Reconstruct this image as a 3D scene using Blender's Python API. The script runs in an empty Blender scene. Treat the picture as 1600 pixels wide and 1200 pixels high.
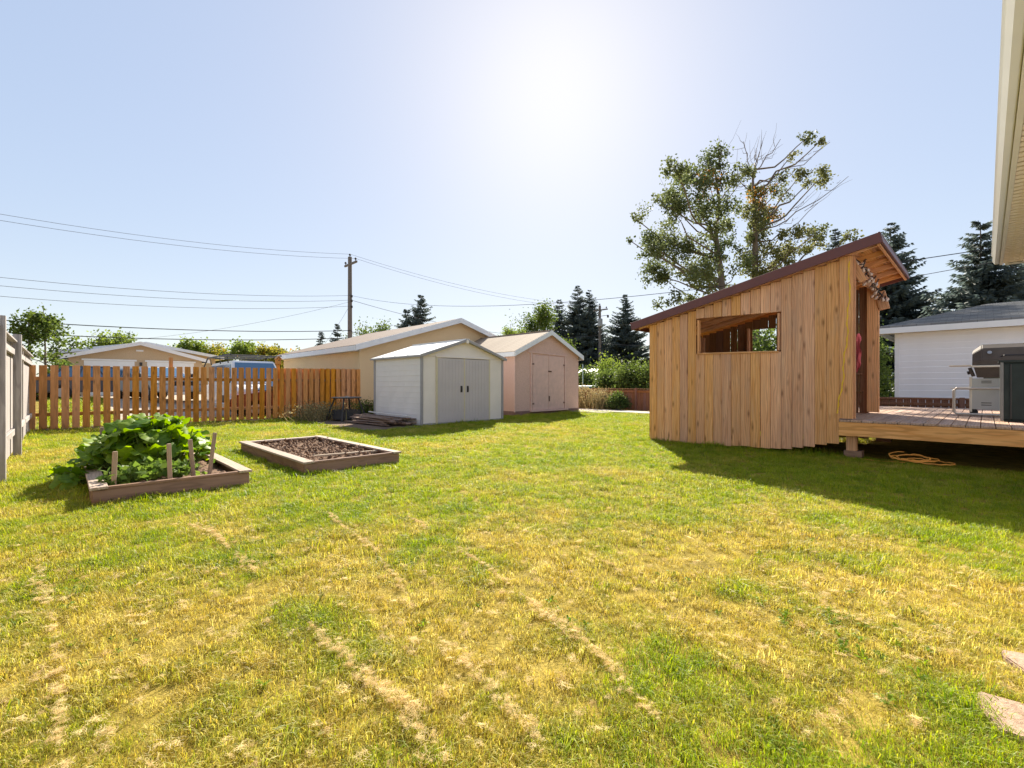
import bpy, bmesh, math, random
import numpy as np
from mathutils import Vector, Matrix, Euler

sc = bpy.context.scene
COL = sc.collection
R = math.radians

# ------------------------------------------------------------------ camera
# yard axes: +x runs away to the right, +y away to the left; the camera looks along the diagonal
PHI = math.atan2(740, 720)
cam_d = bpy.data.cameras.new('camera')
cam = bpy.data.objects.new('camera', cam_d)
COL.objects.link(cam)
cam.location = (0, 0, 1.2)
fx, fy = math.cos(PHI), math.sin(PHI)
cam.rotation_euler = (R(90), 0, math.atan2(fy, fx) - R(90))
cam_d.sensor_width = 36
cam_d.lens = 16.2
cam_d.shift_y = 0.0006
cam_d.clip_start = 0.05
cam_d.clip_end = 2000
sc.camera = cam

# ------------------------------------------------------------------ world, sun, exposure
SUN_AZ = math.atan2(.649, .7666)      # direction to the sun, from +x towards +y
SUN_EL = R(34.5)
world = bpy.data.worlds.new('World')
sc.world = world
world.use_nodes = True
wn = world.node_tree.nodes
wl = world.node_tree.links
bg = wn['Background']
sky = wn.new('ShaderNodeTexSky')
sky.sky_type = 'NISHITA'
sky.sun_disc = False
sky.sun_elevation = SUN_EL
sky.sun_rotation = R(90) - SUN_AZ
sky.air_density = 1.0
sky.dust_density = .38
sky.ozone_density = 2.0
# thin summer haze evens the sky out: the whole dome is compressed alike, towards its mean brightness
SKY_MEAN, SKY_POW = 6.0, .27
nrm = wn.new('ShaderNodeVectorMath')
nrm.operation = 'SCALE'
nrm.inputs['Scale'].default_value = 1 / SKY_MEAN
gam = wn.new('ShaderNodeGamma')
gam.inputs['Gamma'].default_value = SKY_POW
hz = wn.new('ShaderNodeVectorMath')
hz.operation = 'SCALE'
hz.inputs['Scale'].default_value = SKY_MEAN
wl.new(sky.outputs[0], nrm.inputs[0])
wl.new(nrm.outputs[0], gam.inputs['Color'])
sat = wn.new('ShaderNodeHueSaturation')
sat.inputs['Saturation'].default_value = 1.75
sat.inputs['Hue'].default_value = .514
wl.new(gam.outputs[0], sat.inputs['Color'])
wl.new(sat.outputs[0], hz.inputs[0])
wl.new(hz.outputs[0], bg.inputs['Color'])
bg.inputs['Strength'].default_value = 0.057

sun_d = bpy.data.lights.new('sun', 'SUN')
sun_d.energy = 5.0
sun_d.angle = R(0.53)
sun_d.color = (1.0, 0.92, 0.77)
sun = bpy.data.objects.new('sun', sun_d)
COL.objects.link(sun)
sdir = Vector((math.cos(SUN_AZ) * math.cos(SUN_EL), math.sin(SUN_AZ) * math.cos(SUN_EL), math.sin(SUN_EL)))
sun.rotation_euler = (-sdir).to_track_quat('-Z', 'Y').to_euler()
sun.location = (20, 17, 20)

sc.view_settings.view_transform = 'Standard'
sc.view_settings.look = 'None'
sc.view_settings.gamma = 1.0
sc.view_settings.use_curve_mapping = False
sc.view_settings.exposure = 1.45
try:
    sc.cycles.max_bounces = 8
    sc.cycles.diffuse_bounces = 6
    sc.cycles.transmission_bounces = 6
    sc.cycles.transparent_max_bounces = 8
    sc.cycles.use_denoising = True
    sc.cycles.denoiser = 'OPENIMAGEDENOISE'
    sc.cycles.sample_clamp_indirect = 6.0
except Exception:
    pass

# ------------------------------------------------------------------ materials
MATS = {}


class NT:
    def __init__(self, name):
        self.m = bpy.data.materials.new(name)
        self.m.use_nodes = True
        self.t = self.m.node_tree
        self.n = self.t.nodes
        self.bsdf = self.n['Principled BSDF']
        self.out = self.n['Material Output']

    def node(self, typ, **kw):
        n = self.n.new(typ)
        for k, v in kw.items():
            if isinstance(k, str) and hasattr(n, k):
                setattr(n, k, v)
        return n

    def link(self, a, b):
        self.t.links.new(a, b)

    def coords(self, kind='Object', rand=False, scale=(1, 1, 1)):
        tc = self.node('ShaderNodeTexCoord')
        src = tc.outputs[kind]
        if rand:
            oi = self.node('ShaderNodeObjectInfo')
            mul = self.node('ShaderNodeMath', operation='MULTIPLY')
            mul.inputs[1].default_value = 47.3
            self.link(oi.outputs['Random'], mul.inputs[0])
            add = self.node('ShaderNodeVectorMath', operation='ADD')
            self.link(src, add.inputs[0])
            self.link(mul.outputs[0], add.inputs[1])
            src = add.outputs[0]
            self.rand = oi.outputs['Random']
        mp = self.node('ShaderNodeMapping')
        mp.inputs['Scale'].default_value = scale
        self.link(src, mp.inputs['Vector'])
        return mp.outputs[0]

    def noise(self, vec, scale=5, detail=4, rough=.55, dist=0):
        n = self.node('ShaderNodeTexNoise')
        n.inputs['Scale'].default_value = scale
        n.inputs['Detail'].default_value = detail
        n.inputs['Roughness'].default_value = rough
        n.inputs['Distortion'].default_value = dist
        self.link(vec, n.inputs['Vector'])
        return n.outputs['Fac']

    def ramp(self, fac, stops):
        r = self.node('ShaderNodeValToRGB')
        e = r.color_ramp.elements
        while len(e) > 1:
            e.remove(e[-1])
        for i, (p, c) in enumerate(stops):
            el = e[0] if i == 0 else e.new(p)
            el.position = p
            el.color = (*c, 1) if len(c) == 3 else c
        self.link(fac, r.inputs['Fac'])
        return r.outputs['Color']

    def mix(self, fac, a, b, mode='MIX'):
        m = self.node('ShaderNodeMix', data_type='RGBA', blend_type=mode)
        for v, i in ((fac, 0), (a, 6), (b, 7)):
            if hasattr(v, 'is_linked') or hasattr(v, 'links'):
                self.link(v, m.inputs[i])
            elif i == 0:
                m.inputs[0].default_value = v
            else:
                m.inputs[i].default_value = (*v, 1)
        return m.outputs[2]

    def math(self, op, a, b=None):
        m = self.node('ShaderNodeMath', operation=op)
        for i, v in ((0, a), (1, b)):
            if v is None:
                continue
            if hasattr(v, 'links'):
                self.link(v, m.inputs[i])
            else:
                m.inputs[i].default_value = v
        return m.outputs[0]

    def bump(self, h, strength=.3, dist=.01):
        b = self.node('ShaderNodeBump')
        b.inputs['Strength'].default_value = strength
        b.inputs['Distance'].default_value = dist
        self.link(h, b.inputs['Height'])
        self.link(b.outputs[0], self.bsdf.inputs['Normal'])

    def color(self, c):
        if hasattr(c, 'links'):
            self.link(c, self.bsdf.inputs['Base Color'])
        else:
            self.bsdf.inputs['Base Color'].default_value = (*c, 1)


def plain(name, col, rough=.6, metal=0, var=.12, scale=6, bump=0, spec=None):
    """paint / metal / plastic with slight mottling"""
    t = NT(name)
    v = t.coords('Object')
    f = t.noise(v, scale, 5)
    lo = tuple(c * (1 - var) for c in col)
    hi = tuple(min(1, c * (1 + var)) for c in col)
    t.color(t.ramp(f, [(.3, lo), (.7, hi)]))
    t.bsdf.inputs['Roughness'].default_value = rough
    t.bsdf.inputs['Metallic'].default_value = metal
    if spec is not None:
        t.bsdf.inputs['Specular IOR Level'].default_value = spec
    if bump:
        t.bump(t.noise(v, scale * 12, 4), bump, .004)
    return t.m


def wood(name, c1, c2, knot=(.16, .07, .03), axis='z', knots=True, vary=.3, rough=.72, weather=None, hue=.012, figure=.42):
    t = NT(name)
    g = {'x': (1.2, 26, 26), 'y': (26, 1.2, 26), 'z': (26, 26, 1.2)}[axis]
    k = {'x': (2.5, 8, 8), 'y': (8, 2.5, 8), 'z': (8, 8, 2.5)}[axis]
    w = {'x': (.5, 3, 3), 'y': (3, .5, 3), 'z': (3, 3, .5)}[axis]
    v = t.coords('Object', True, (1, 1, 1))
    rnd = t.rand

    def mp(s):
        m = t.node('ShaderNodeMapping')
        m.inputs['Scale'].default_value = s
        t.link(v, m.inputs['Vector'])
        return m.outputs[0]
    grain = t.noise(mp(g), 1, 5, .6, .8)
    col = t.ramp(grain, [(.28, c1), (.72, c2)])
    big = t.noise(mp(w), 1.3, 3)
    col = t.mix(t.math('MULTIPLY', big, .4), col, tuple(c * .76 for c in c1))
    if figure:          # cathedral figure of flat-sawn boards
        wv = t.node('ShaderNodeTexWave', wave_type='BANDS', bands_direction={'x': 'Y', 'y': 'X', 'z': 'Y'}[axis])
        wv.inputs['Scale'].default_value = 5.5
        wv.inputs['Distortion'].default_value = 9.0
        wv.inputs['Detail'].default_value = 2.0
        wv.inputs['Detail Scale'].default_value = 1.2
        t.link(mp({'x': (.22, 1.6, 1.6), 'y': (1.6, .22, 1.6), 'z': (1.6, 1.6, .22)}[axis]), wv.inputs['Vector'])
        wf = t.ramp(wv.outputs['Fac'], [(.55, (0, 0, 0)), (.95, (1, 1, 1))])
        col = t.mix(t.math('MULTIPLY', wf, figure), col, tuple(a * .55 for a in c1))
    if weather:
        pat = t.noise(mp(w), 2.7, 4, .6)
        pf = t.ramp(pat, [(.5, (0, 0, 0)), (.72, (1, 1, 1))])
        col = t.mix(t.math('MULTIPLY', pf, .6), col, weather)
    if knots:
        vo = t.node('ShaderNodeTexVoronoi')
        vo.inputs['Scale'].default_value = 1.0
        t.link(mp(k), vo.inputs['Vector'])
        kf = t.ramp(vo.outputs['Distance'], [(.06, (1, 1, 1)), (.13, (.5, .5, .5)), (.24, (0, 0, 0))])
        col = t.mix(t.math('MULTIPLY', kf, .7), col, knot)
    hs = t.node('ShaderNodeHueSaturation')
    t.link(col, hs.inputs['Color'])
    val = t.math('ADD', t.math('MULTIPLY', rnd, vary), 1 - vary / 2)
    t.link(val, hs.inputs['Value'])
    r2 = t.math('FRACT', t.math('MULTIPLY', rnd, 17.7))
    t.link(t.math('ADD', t.math('MULTIPLY', r2, hue), .496 - hue / 2), hs.inputs['Hue'])
    t.link(t.math('ADD', t.math('MULTIPLY', r2, .24), .92), hs.inputs['Saturation'])
    t.color(hs.outputs[0])
    t.bsdf.inputs['Roughness'].default_value = rough
    t.bsdf.inputs['Specular IOR Level'].default_value = .25
    t.bump(grain, .25, .004)
    return t.m


def stucco(name, c1, c2, scale=70):
    t = NT(name)
    v = t.coords('Object')
    f = t.noise(v, scale, 3, .7)
    b = t.noise(v, 1.2, 4)
    col = t.ramp(f, [(.35, c1), (.62, c2)])
    col = t.mix(t.math('MULTIPLY', b, .35), col, tuple(c * .8 for c in c1))
    t.color(col)
    t.bsdf.inputs['Roughness'].default_value = .9
    t.bsdf.inputs['Specular IOR Level'].default_value = .1
    t.bump(f, .7, .012)
    return t.m


def shingle(name, c1, c2, rot=0, size=(.3, .14)):
    """asphalt tabs; rot=90 when the courses run along y"""
    t = NT(name)
    tc = t.node('ShaderNodeTexCoord')
    mp = t.node('ShaderNodeMapping')
    mp.inputs['Rotation'].default_value = (0, 0, R(rot))
    t.link(tc.outputs['Object'], mp.inputs['Vector'])
    br = t.node('ShaderNodeTexBrick')
    br.inputs['Scale'].default_value = 1
    br.inputs['Brick Width'].default_value = size[0]
    br.inputs['Row Height'].default_value = size[1]
    br.inputs['Mortar Size'].default_value = .008
    br.inputs['Color1'].default_value = (*c1, 1)
    br.inputs['Color2'].default_value = (*c2, 1)
    br.inputs['Mortar'].default_value = (*(c * .45 for c in c1), 1)
    t.link(mp.outputs[0], br.inputs['Vector'])
    f = t.noise(tc.outputs['Object'], 160, 2, .7)
    col = t.mix(.35, br.outputs['Color'], t.ramp(f, [(.3, tuple(c * .6 for c in c1)), (.7, tuple(min(1, c * 1.5) for c in c2))]))
    b = t.noise(tc.outputs['Object'], .9, 4)
    col = t.mix(t.math('MULTIPLY', b, .3), col, tuple(c * .7 for c in c1))
    t.color(col)
    t.bsdf.inputs['Roughness'].default_value = .9
    t.bump(br.outputs['Fac'], -.6, .01)
    return t.m


def leafy(name, c1, c2, trans=.45, rough=.6, attr=True, spec=.12, c3=None):
    """leaf: diffuse + translucent; the colour runs between c1 and c2 (c3 = odd turning leaves) by each leaf's own tint"""
    t = NT(name)
    if attr:
        a = t.node('ShaderNodeAttribute', attribute_name='tint')
        fac = a.outputs['Fac']
    else:
        oi = t.node('ShaderNodeObjectInfo')
        fac = oi.outputs['Random']
    stops = [(0, c1), (.8, c2)]
    if c3:
        stops = [(0, c1), (.72, c2), (.9, c2), (.97, c3)]
    col = t.ramp(fac, stops)
    t.color(col)
    t.bsdf.inputs['Roughness'].default_value = rough
    t.bsdf.inputs['Specular IOR Level'].default_value = spec
    tr = t.node('ShaderNodeBsdfTranslucent')
    hs = t.node('ShaderNodeHueSaturation')
    hs.inputs['Saturation'].default_value = 1.1
    hs.inputs['Value'].default_value = 1.25
    hs.inputs['Hue'].default_value = .49
    t.link(col, hs.inputs['Color'])
    t.link(hs.outputs[0], tr.inputs['Color'])
    mx = t.node('ShaderNodeMixShader')
    mx.inputs[0].default_value = trans
    t.link(t.bsdf.outputs[0], mx.inputs[1])
    t.link(tr.outputs[0], mx.inputs[2])
    t.link(mx.outputs[0], t.out.inputs['Surface'])
    return t.m


def grass_mat():
    t = NT('grass_blade')
    a = t.node('ShaderNodeAttribute', attribute_name='dry', attribute_type='INSTANCER')
    oi = t.node('ShaderNodeObjectInfo')
    green = t.ramp(oi.outputs['Random'], [(0, (.11, .20, .006)), (.5, (.22, .31, .007)), (1, (.33, .38, .012))])
    dry = t.ramp(oi.outputs['Random'], [(0, (.36, .26, .05)), (.5, (.51, .395, .085)), (1, (.64, .53, .18))])
    b = t.node('ShaderNodeAttribute', attribute_name='blade')
    f = t.math('ADD', a.outputs['Fac'], t.math('MULTIPLY', t.math('SUBTRACT', b.outputs['Fac'], .5), .6))
    f2 = t.node('ShaderNodeClamp')
    t.link(f, f2.inputs[0])
    col = t.mix(f2.outputs[0], green, dry)
    t.color(col)
    t.bsdf.inputs['Roughness'].default_value = .5
    t.bsdf.inputs['Specular IOR Level'].default_value = .3
    tr = t.node('ShaderNodeBsdfTranslucent')
    hs = t.node('ShaderNodeHueSaturation')
    hs.inputs['Value'].default_value = 1.3
    hs.inputs['Saturation'].default_value = 1.08
    t.link(col, hs.inputs['Color'])
    t.link(hs.outputs[0], tr.inputs['Color'])
    mx = t.node('ShaderNodeMixShader')
    mx.inputs[0].default_value = .5
    t.link(t.bsdf.outputs[0], mx.inputs[1])
    t.link(tr.outputs[0], mx.inputs[2])
    t.link(mx.outputs[0], t.out.inputs['Surface'])
    return t.m


def earth(name, stops, scale=3, bump=.6, fine=40):
    t = NT(name)
    v = t.coords('Object')
    f = t.noise(v, scale, 6, .65)
    f2 = t.noise(v, fine, 4, .7)
    s = t.math('ADD', t.math('MULTIPLY', f, .6), t.math('MULTIPLY', f2, .4))
    t.color(t.ramp(s, stops))
    t.bsdf.inputs['Roughness'].default_value = .95
    t.bsdf.inputs['Specular IOR Level'].default_value = .1
    t.bump(f2, bump, .02)
    return t.m


def glassy(name, col, rough=.05):
    t = NT(name)
    t.color(col)
    t.bsdf.inputs['Roughness'].default_value = rough
    t.bsdf.inputs['Specular IOR Level'].default_value = .8
    return t.m


CEDAR1, CEDAR2 = (.62, .305, .135), (.86, .53, .285)
M = dict(
    plank=wood('cedar_plank', CEDAR1, CEDAR2, axis='z', vary=.24, weather=(.50, .31, .19)),
    plank_x=wood('cedar_board_along', CEDAR1, CEDAR2, axis='x', vary=.25),
    plank_y=wood('cedar_board_across', CEDAR1, CEDAR2, axis='y', vary=.25),
    picket=wood('stained_picket', (.55, .245, .07), (.74, .37, .135), axis='z', vary=.22, hue=.006),
    rail_x=wood('stained_rail', (.36, .17, .06), (.5, .26, .10), axis='x'),
    grey=wood('weathered_grey_board', (.30, .27, .26), (.46, .42, .40), knot=(.2, .17, .15), axis='z', vary=.18),
    grey_y=wood('weathered_grey_rail', (.30, .27, .26), (.46, .42, .40), knot=(.2, .17, .15), axis='y', vary=.18),
    deck=wood('deck_board', (.40, .26, .18), (.58, .42, .31), knot=(.24, .14, .09), axis='x', vary=.22),
    bed_x=wood('weathered_bed_board', (.20, .12, .08), (.33, .21, .14), axis='x', vary=.2),
    bed_y=wood('weathered_bed_board_deep', (.20, .12, .08), (.33, .21, .14), axis='y', vary=.2),
    cap_x=wood('sun_bleached_cap', (.36, .28, .21), (.52, .42, .33), axis='x', vary=.15),
    cap_y=wood('sun_bleached_cap_deep', (.36, .28, .21), (.52, .42, .33), axis='y', vary=.15),
    stake=wood('grey_stake', (.32, .23, .16), (.46, .35, .26), axis='z', knots=False),
    red_fence=wood('red_stained_board', (.30, .13, .07), (.42, .20, .11), axis='z', vary=.25),
    red_fence_y=wood('red_stained_rail', (.34, .14, .07), (.45, .21, .11), axis='y', vary=.2),
    brown_fence=wood('brown_board', (.17, .09, .06), (.26, .15, .10), axis='z', vary=.2),
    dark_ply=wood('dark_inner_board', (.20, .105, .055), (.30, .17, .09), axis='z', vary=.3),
    pile=wood('old_lumber', (.20, .125, .09), (.36, .25, .18), axis='y', vary=.5, knots=False, weather=(.30, .27, .26)),
    brown_metal=plain('brown_roof_metal', (.13, .04, .035), .5, .0, .1, 3),
    roofsheet=plain('roof_sheet', (.10, .05, .04), .6, 0, .1),
    shed_side=plain('shed_grey_panel', (.76, .71, .67), .45, 0, .05, 2),
    shed_front=plain('shed_cream_panel', (.81, .73, .65), .5, 0, .05, 2),
    shed_door=plain('shed_grey_door', (.54, .485, .475), .5, 0, .06, 2),
    shed_trim=plain('shed_yellowed_trim', (.62, .54, .36), .5, 0, .06),
    shed_post=plain('shed_dull_trim', (.33, .31, .31), .5, 0, .05),
    shed_roof=plain('shed_white_roof', (.78, .77, .74), .5, 0, .04, 3),
    white=plain('white_paint', (.78, .78, .78), .5, 0, .04, 4),
    fascia=plain('fascia_white', (.72, .72, .74), .5, 0, .05, 4),
    pink=stucco('pink_stucco', (.62, .40, .32), (.78, .53, .43), 45),
    pinkdoor=plain('pink_door_paint', (.69, .46, .38), .75, 0, .08, 5, .3),
    pinkdark=plain('pink_base', (.24, .14, .11), .85, 0, .15, 4),
    beige=stucco('beige_stucco', (.64, .44, .25), (.84, .64, .40), 60),
    beige_far=stucco('beige_wall', (.50, .37, .24), (.58, .44, .30), 20),
    roof_tan=shingle('tan_shingle', (.30, .22, .16), (.42, .33, .24), 90),
    roof_brown=shingle('brown_shingle', (.10, .06, .045), (.17, .11, .085), 90),
    roof_grey=shingle('grey_shingle', (.15, .148, .15), (.25, .247, .245), 90),
    roof_far=plain('far_roof', (.27, .27, .30), .9, 0, .12, 3),
    siding=plain('white_siding', (.82, .82, .85), .45, 0, .03, 3),
    soffit=plain('cream_soffit', (.60, .50, .36), .5, 0, .05, 3),
    gutter=plain('cream_gutter', (.52, .48, .41), .4, 0, .06, 3),
    gutter_face=plain('gutter_white', (.58, .57, .56), .35, 0, .04, 3),
    black=plain('black_plastic', (.02, .02, .022), .5, 0, .2),
    dark=plain('dark_iron', (.035, .03, .028), .7, 0, .3, 8),
    rust=plain('rusty_metal', (.12, .06, .04), .8, .2, .3, 8),
    charcoal=plain('grill_hood_paint', (.10, .082, .07), .7, .0, .15, 4, spec=.2),
    steel=plain('grill_steel', (.42, .42, .43), .4, .5, .06, 3),
    alu=plain('pale_tube', (.66, .60, .52), .4, .3, .05, 3),
    bin=plain('dark_green_plastic', (.018, .027, .027), .65, 0, .2, 6, spec=.25),
    binrim=plain('grey_rim', (.16, .16, .16), .5, 0, .1),
    concrete=earth('concrete', [(.3, (.36, .32, .27)), (.7, (.54, .50, .44))], 2, .2, 60),
    paver=earth('paver_stone', [(.32, (.19, .12, .08)), (.5, (.36, .25, .18)), (.7, (.48, .35, .27))], 11, .6, 60),
    soil=earth('garden_soil', [(.3, (.08, .05, .035)), (.5, (.20, .125, .085)), (.72, (.40, .28, .19))], 7, .9, 55),
    dirt=earth('bare_dirt', [(.3, (.10, .065, .045)), (.7, (.26, .18, .13))], 4, .8, 45),
    gravel=earth('pale_gravel', [(.3, (.32, .26, .20)), (.7, (.52, .44, .36))], 3, .6, 90),
    ground=earth('lawn_thatch', [(.30, (.10, .075, .018)), (.48, (.24, .18, .03)), (.68, (.44, .33, .08))], 5, .8, 60),
    pole=wood('pole_wood', (.13, .115, .11), (.21, .19, .18), axis='z', knots=False, vary=.1),
    wire=plain('wire_black', (.03, .03, .035), .9, 0, .1, spec=.05),
    wire_thin=plain('wire_grey', (.13, .13, .15), .9, 0, .1, spec=.05),
    transformer=plain('transformer_grey', (.30, .31, .33), .5, .3, .05),
    bark=wood('bark', (.14, .11, .09), (.27, .22, .18), axis='z', knots=False, vary=.1, rough=.95),
    bark_dark=wood('spruce_bark', (.06, .045, .04), (.12, .09, .075), axis='z', knots=False, vary=.1, rough=.95),
    spruce=leafy('hazy_spruce_needles', (.075, .10, .10), (.125, .155, .145), .4, .6, spec=.25),  # haze is put into the colour: needles made paler and bluer
    poplar=leafy('poplar_leaf', (.07, .10, .045), (.15, .175, .075), .45, .6, spec=.15, c3=(.42, .20, .04)),
    poplar_turning=leafy('poplar_leaf_turning', (.075, .10, .045), (.17, .175, .07), .45, .6, spec=.15, c3=(.50, .24, .05)),
    maple=leafy('green_leaf', (.05, .085, .022), (.13, .18, .04), .45),
    lime=leafy('lime_leaf', (.09, .14, .03), (.22, .29, .06), .5),
    autumn=leafy('yellowing_leaf', (.11, .14, .03), (.30, .27, .05), .5, .5, c3=(.48, .27, .05)),
    hedge=leafy('hedge_leaf', (.04, .07, .022), (.13, .18, .045), .45, .6, spec=.15),
    weeds=leafy('dry_weed', (.12, .12, .05), (.38, .31, .16), .4, .6),
    squash=leafy('squash_leaf', (.085, .18, .014), (.22, .33, .03), .5, .5, attr=False, spec=.3),
    veg=leafy('vegetable_leaf', (.06, .12, .02), (.16, .24, .05), .45, .45),
    clover=leafy('clover_leaf', (.10, .18, .015), (.22, .30, .03), .45, .5, attr=False),
    stem=leafy('stem_green', (.12, .18, .05), (.18, .26, .08), .2, .5),
    grass=grass_mat(),
    straw=leafy('dry_clippings', (.56, .42, .18), (.82, .68, .38), .45, .7, attr=False, spec=.15),
    van=plain('van_white', (.80, .80, .80), .25, 0, .02, 2, spec=.6),
    carblue=plain('car_slate', (.06, .075, .10), .25, .2, .05, 2, spec=.6),
    carsilver=plain('car_silver', (.55, .55, .56), .28, .3, .03, 2, spec=.6),
    carwine=plain('car_maroon', (.10, .015, .015), .25, .1, .05, 2, spec=.6),
    glass=glassy('glass_sky_reflection', (.07, .16, .27)),  # blue of the reflected sky is put into the base colour
    winglass=glassy('window_glass', (.06, .075, .06)),
    tyre=plain('tyre', (.02, .02, .02), .8, 0, .2),
    lamp=glassy('lamp_lens', (.55, .55, .52), .2),
    tail=glassy('tail_lens', (.35, .02, .02), .2),
    cloth=plain('pink_cloth', (.55, .09, .11), .8, 0, .15, 9),
    yellow=plain('yellow_cord', (.72, .45, .03), .6, 0, .1),
    orange=plain('orange_cord', (.80, .34, .06), .6, 0, .15),
    bulb=glassy('bulb_glass', (.62, .47, .39), .25),
    green_shed=plain('pale_green_siding', (.34, .43, .38), .6, 0, .06),
    blue=plain('blue_pad', (.05, .20, .36), .55, 0, .08),
    paleblue=plain('pale_blue_tube', (.38, .55, .62), .5, 0, .05),
    ash=plain('ash_grey', (.34, .33, .32), .9, 0, .2, 20),
    pot=plain('terracotta', (.36, .15, .085), .8, 0, .12),
)


# ------------------------------------------------------------------ geometry helpers
def link(o, parent=None):
    COL.objects.link(o)
    if parent is not None:
        o.parent = parent
    return o


def thing(name, label, cat, loc=(0, 0, 0), group=None, rotz=0):
    o = bpy.data.objects.new(name, None)
    o.empty_display_size = .2
    COL.objects.link(o)
    o.location = loc
    o.rotation_euler = (0, 0, rotz)
    o['label'] = label
    o['category'] = cat
    if group:
        o['group'] = group
    return o


def tag(o, label, cat, group=None):
    o['label'] = label
    o['category'] = cat
    if group:
        o['group'] = group
    return o


_cache = {}


def chamfer_mesh(sx, sy, sz, b, mat):
    key = (round(sx, 4), round(sy, 4), round(sz, 4), round(b, 4), mat.name)
    if key in _cache:
        return _cache[key]
    bm = bmesh.new()
    bmesh.ops.create_cube(bm, size=1)
    for v in bm.verts:
        v.co = Vector((v.co.x * sx, v.co.y * sy, v.co.z * sz))
    b = min(b, sx * .3, sy * .3, sz * .3)
    if b > 0:
        bmesh.ops.bevel(bm, geom=bm.edges[:], offset=b, segments=1, affect='EDGES')
    me = bpy.data.meshes.new('box')
    bm.to_mesh(me)
    bm.free()
    me.materials.append(mat)
    _cache[key] = me
    return me


def box(name, c, s, mat, parent=None, rot=(0, 0, 0), bev=.004):
    """a board / block of its own; c = centre in the parent's frame"""
    o = bpy.data.objects.new(name, chamfer_mesh(*s, bev, mat))
    o.location = c
    o.rotation_euler = rot
    return link(o, parent)


class MB:
    def __init__(self):
        self.v = []
        self.f = []

    def add(self, verts, faces):
        n = len(self.v)
        self.v += [tuple(p) for p in verts]
        self.f += [tuple(i + n for i in f) for f in faces]
        return self

    def box(self, c, s, rot=None):
        c = Vector(c)
        mt = Euler(rot).to_matrix() if rot else Matrix.Identity(3)
        vs = []
        for x in (-.5, .5):
            for y in (-.5, .5):
                for z in (-.5, .5):
                    vs.append(c + mt @ Vector((x * s[0], y * s[1], z * s[2])))
        return self.add(vs, [(0, 1, 3, 2), (4, 6, 7, 5), (0, 4, 5, 1), (2, 3, 7, 6), (0, 2, 6, 4), (1, 5, 7, 3)])

    def prism(self, poly, ext):
        """poly: list of 3D points, extruded by the vector ext"""
        n = len(poly)
        e = Vector(ext)
        a = [Vector(p) for p in poly]
        return self.add(a + [p + e for p in a], [tuple(range(n))[::-1], tuple(range(n, 2 * n))] +
                        [(i, (i + 1) % n, n + (i + 1) % n, n + i) for i in range(n)])

    def tube(self, pts, r, n=6, caps=True):
        pts = [Vector(p) for p in pts]
        rs = r if hasattr(r, '__len__') else [r] * len(pts)
        vs, fs = [], []
        up = Vector((0, 0, 1))
        prev = None
        for i, p in enumerate(pts):
            d = (pts[min(i + 1, len(pts) - 1)] - pts[max(i - 1, 0)])
            d = d.normalized() if d.length > 1e-9 else up
            if prev is None:
                a = d.cross(up if abs(d.z) < .9 else Vector((1, 0, 0))).normalized()
            else:
                a = prev - d * prev.dot(d)
                a = a.normalized() if a.length > 1e-6 else d.cross(up).normalized()
            prev = a
            b = d.cross(a)
            for k in range(n):
                t = 2 * math.pi * k / n
                vs.append(p + (a * math.cos(t) + b * math.sin(t)) * rs[i])
        for i in range(len(pts) - 1):
            for k in range(n):
                k2 = (k + 1) % n
                fs.append((i * n + k, i * n + k2, (i + 1) * n + k2, (i + 1) * n + k))
        if caps:
            fs.append(tuple(range(n))[::-1])
            fs.append(tuple(range((len(pts) - 1) * n, len(pts) * n)))
        return self.add(vs, fs)

    def lathe(self, prof, c=(0, 0, 0), n=12):
        c = Vector(c)
        vs, fs = [], []
        for r, z in prof:
            for k in range(n):
                t = 2 * math.pi * k / n
                vs.append(c + Vector((r * math.cos(t), r * math.sin(t), z)))
        for i in range(len(prof) - 1):
            for k in range(n):
                k2 = (k + 1) % n
                fs.append((i * n + k, i * n + k2, (i + 1) * n + k2, (i + 1) * n + k))
        fs.append(tuple(range(n))[::-1])
        fs.append(tuple(range((len(prof) - 1) * n, len(prof) * n)))
        return self.add(vs, fs)

    def build(self, name, mat, parent=None, loc=(0, 0, 0), smooth=False, bev=0):
        me = bpy.data.meshes.new(name)
        me.from_pydata(self.v, [], self.f)
        me.materials.append(mat)
        if bev:
            bm = bmesh.new()
            bm.from_mesh(me)
            bmesh.ops.recalc_face_normals(bm, faces=bm.faces)
            bmesh.ops.bevel(bm, geom=bm.edges[:], offset=bev, segments=2, affect='EDGES', clamp_overlap=True)
            bm.to_mesh(me)
            bm.free()
        else:
            bm = bmesh.new()
            bm.from_mesh(me)
            bmesh.ops.recalc_face_normals(bm, faces=bm.faces)
            bm.to_mesh(me)
            bm.free()
        if smooth:
            me.shade_smooth()
        o = bpy.data.objects.new(name, me)
        o.location = loc
        return link(o, parent)


def quads_mesh(name, V, mat, tint=None, F=None):
    """V: (n, k, 3) polygons of k corners each -> mesh with a per-corner 'tint' attribute"""
    n, k = V.shape[:2]
    me = bpy.data.meshes.new(name)
    me.vertices.add(n * k)
    me.vertices.foreach_set('co', V.reshape(-1).astype(np.float32))
    me.loops.add(n * k)
    me.loops.foreach_set('vertex_index', np.arange(n * k, dtype=np.int32))
    me.polygons.add(n)
    me.polygons.foreach_set('loop_start', np.arange(0, n * k, k, dtype=np.int32))
    me.update(calc_edges=True)
    if tint is not None:
        a = me.attributes.new('tint', 'FLOAT', 'POINT')
        a.data.foreach_set('value', np.repeat(tint, k).astype(np.float32))
    me.materials.append(mat)
    return me


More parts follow.
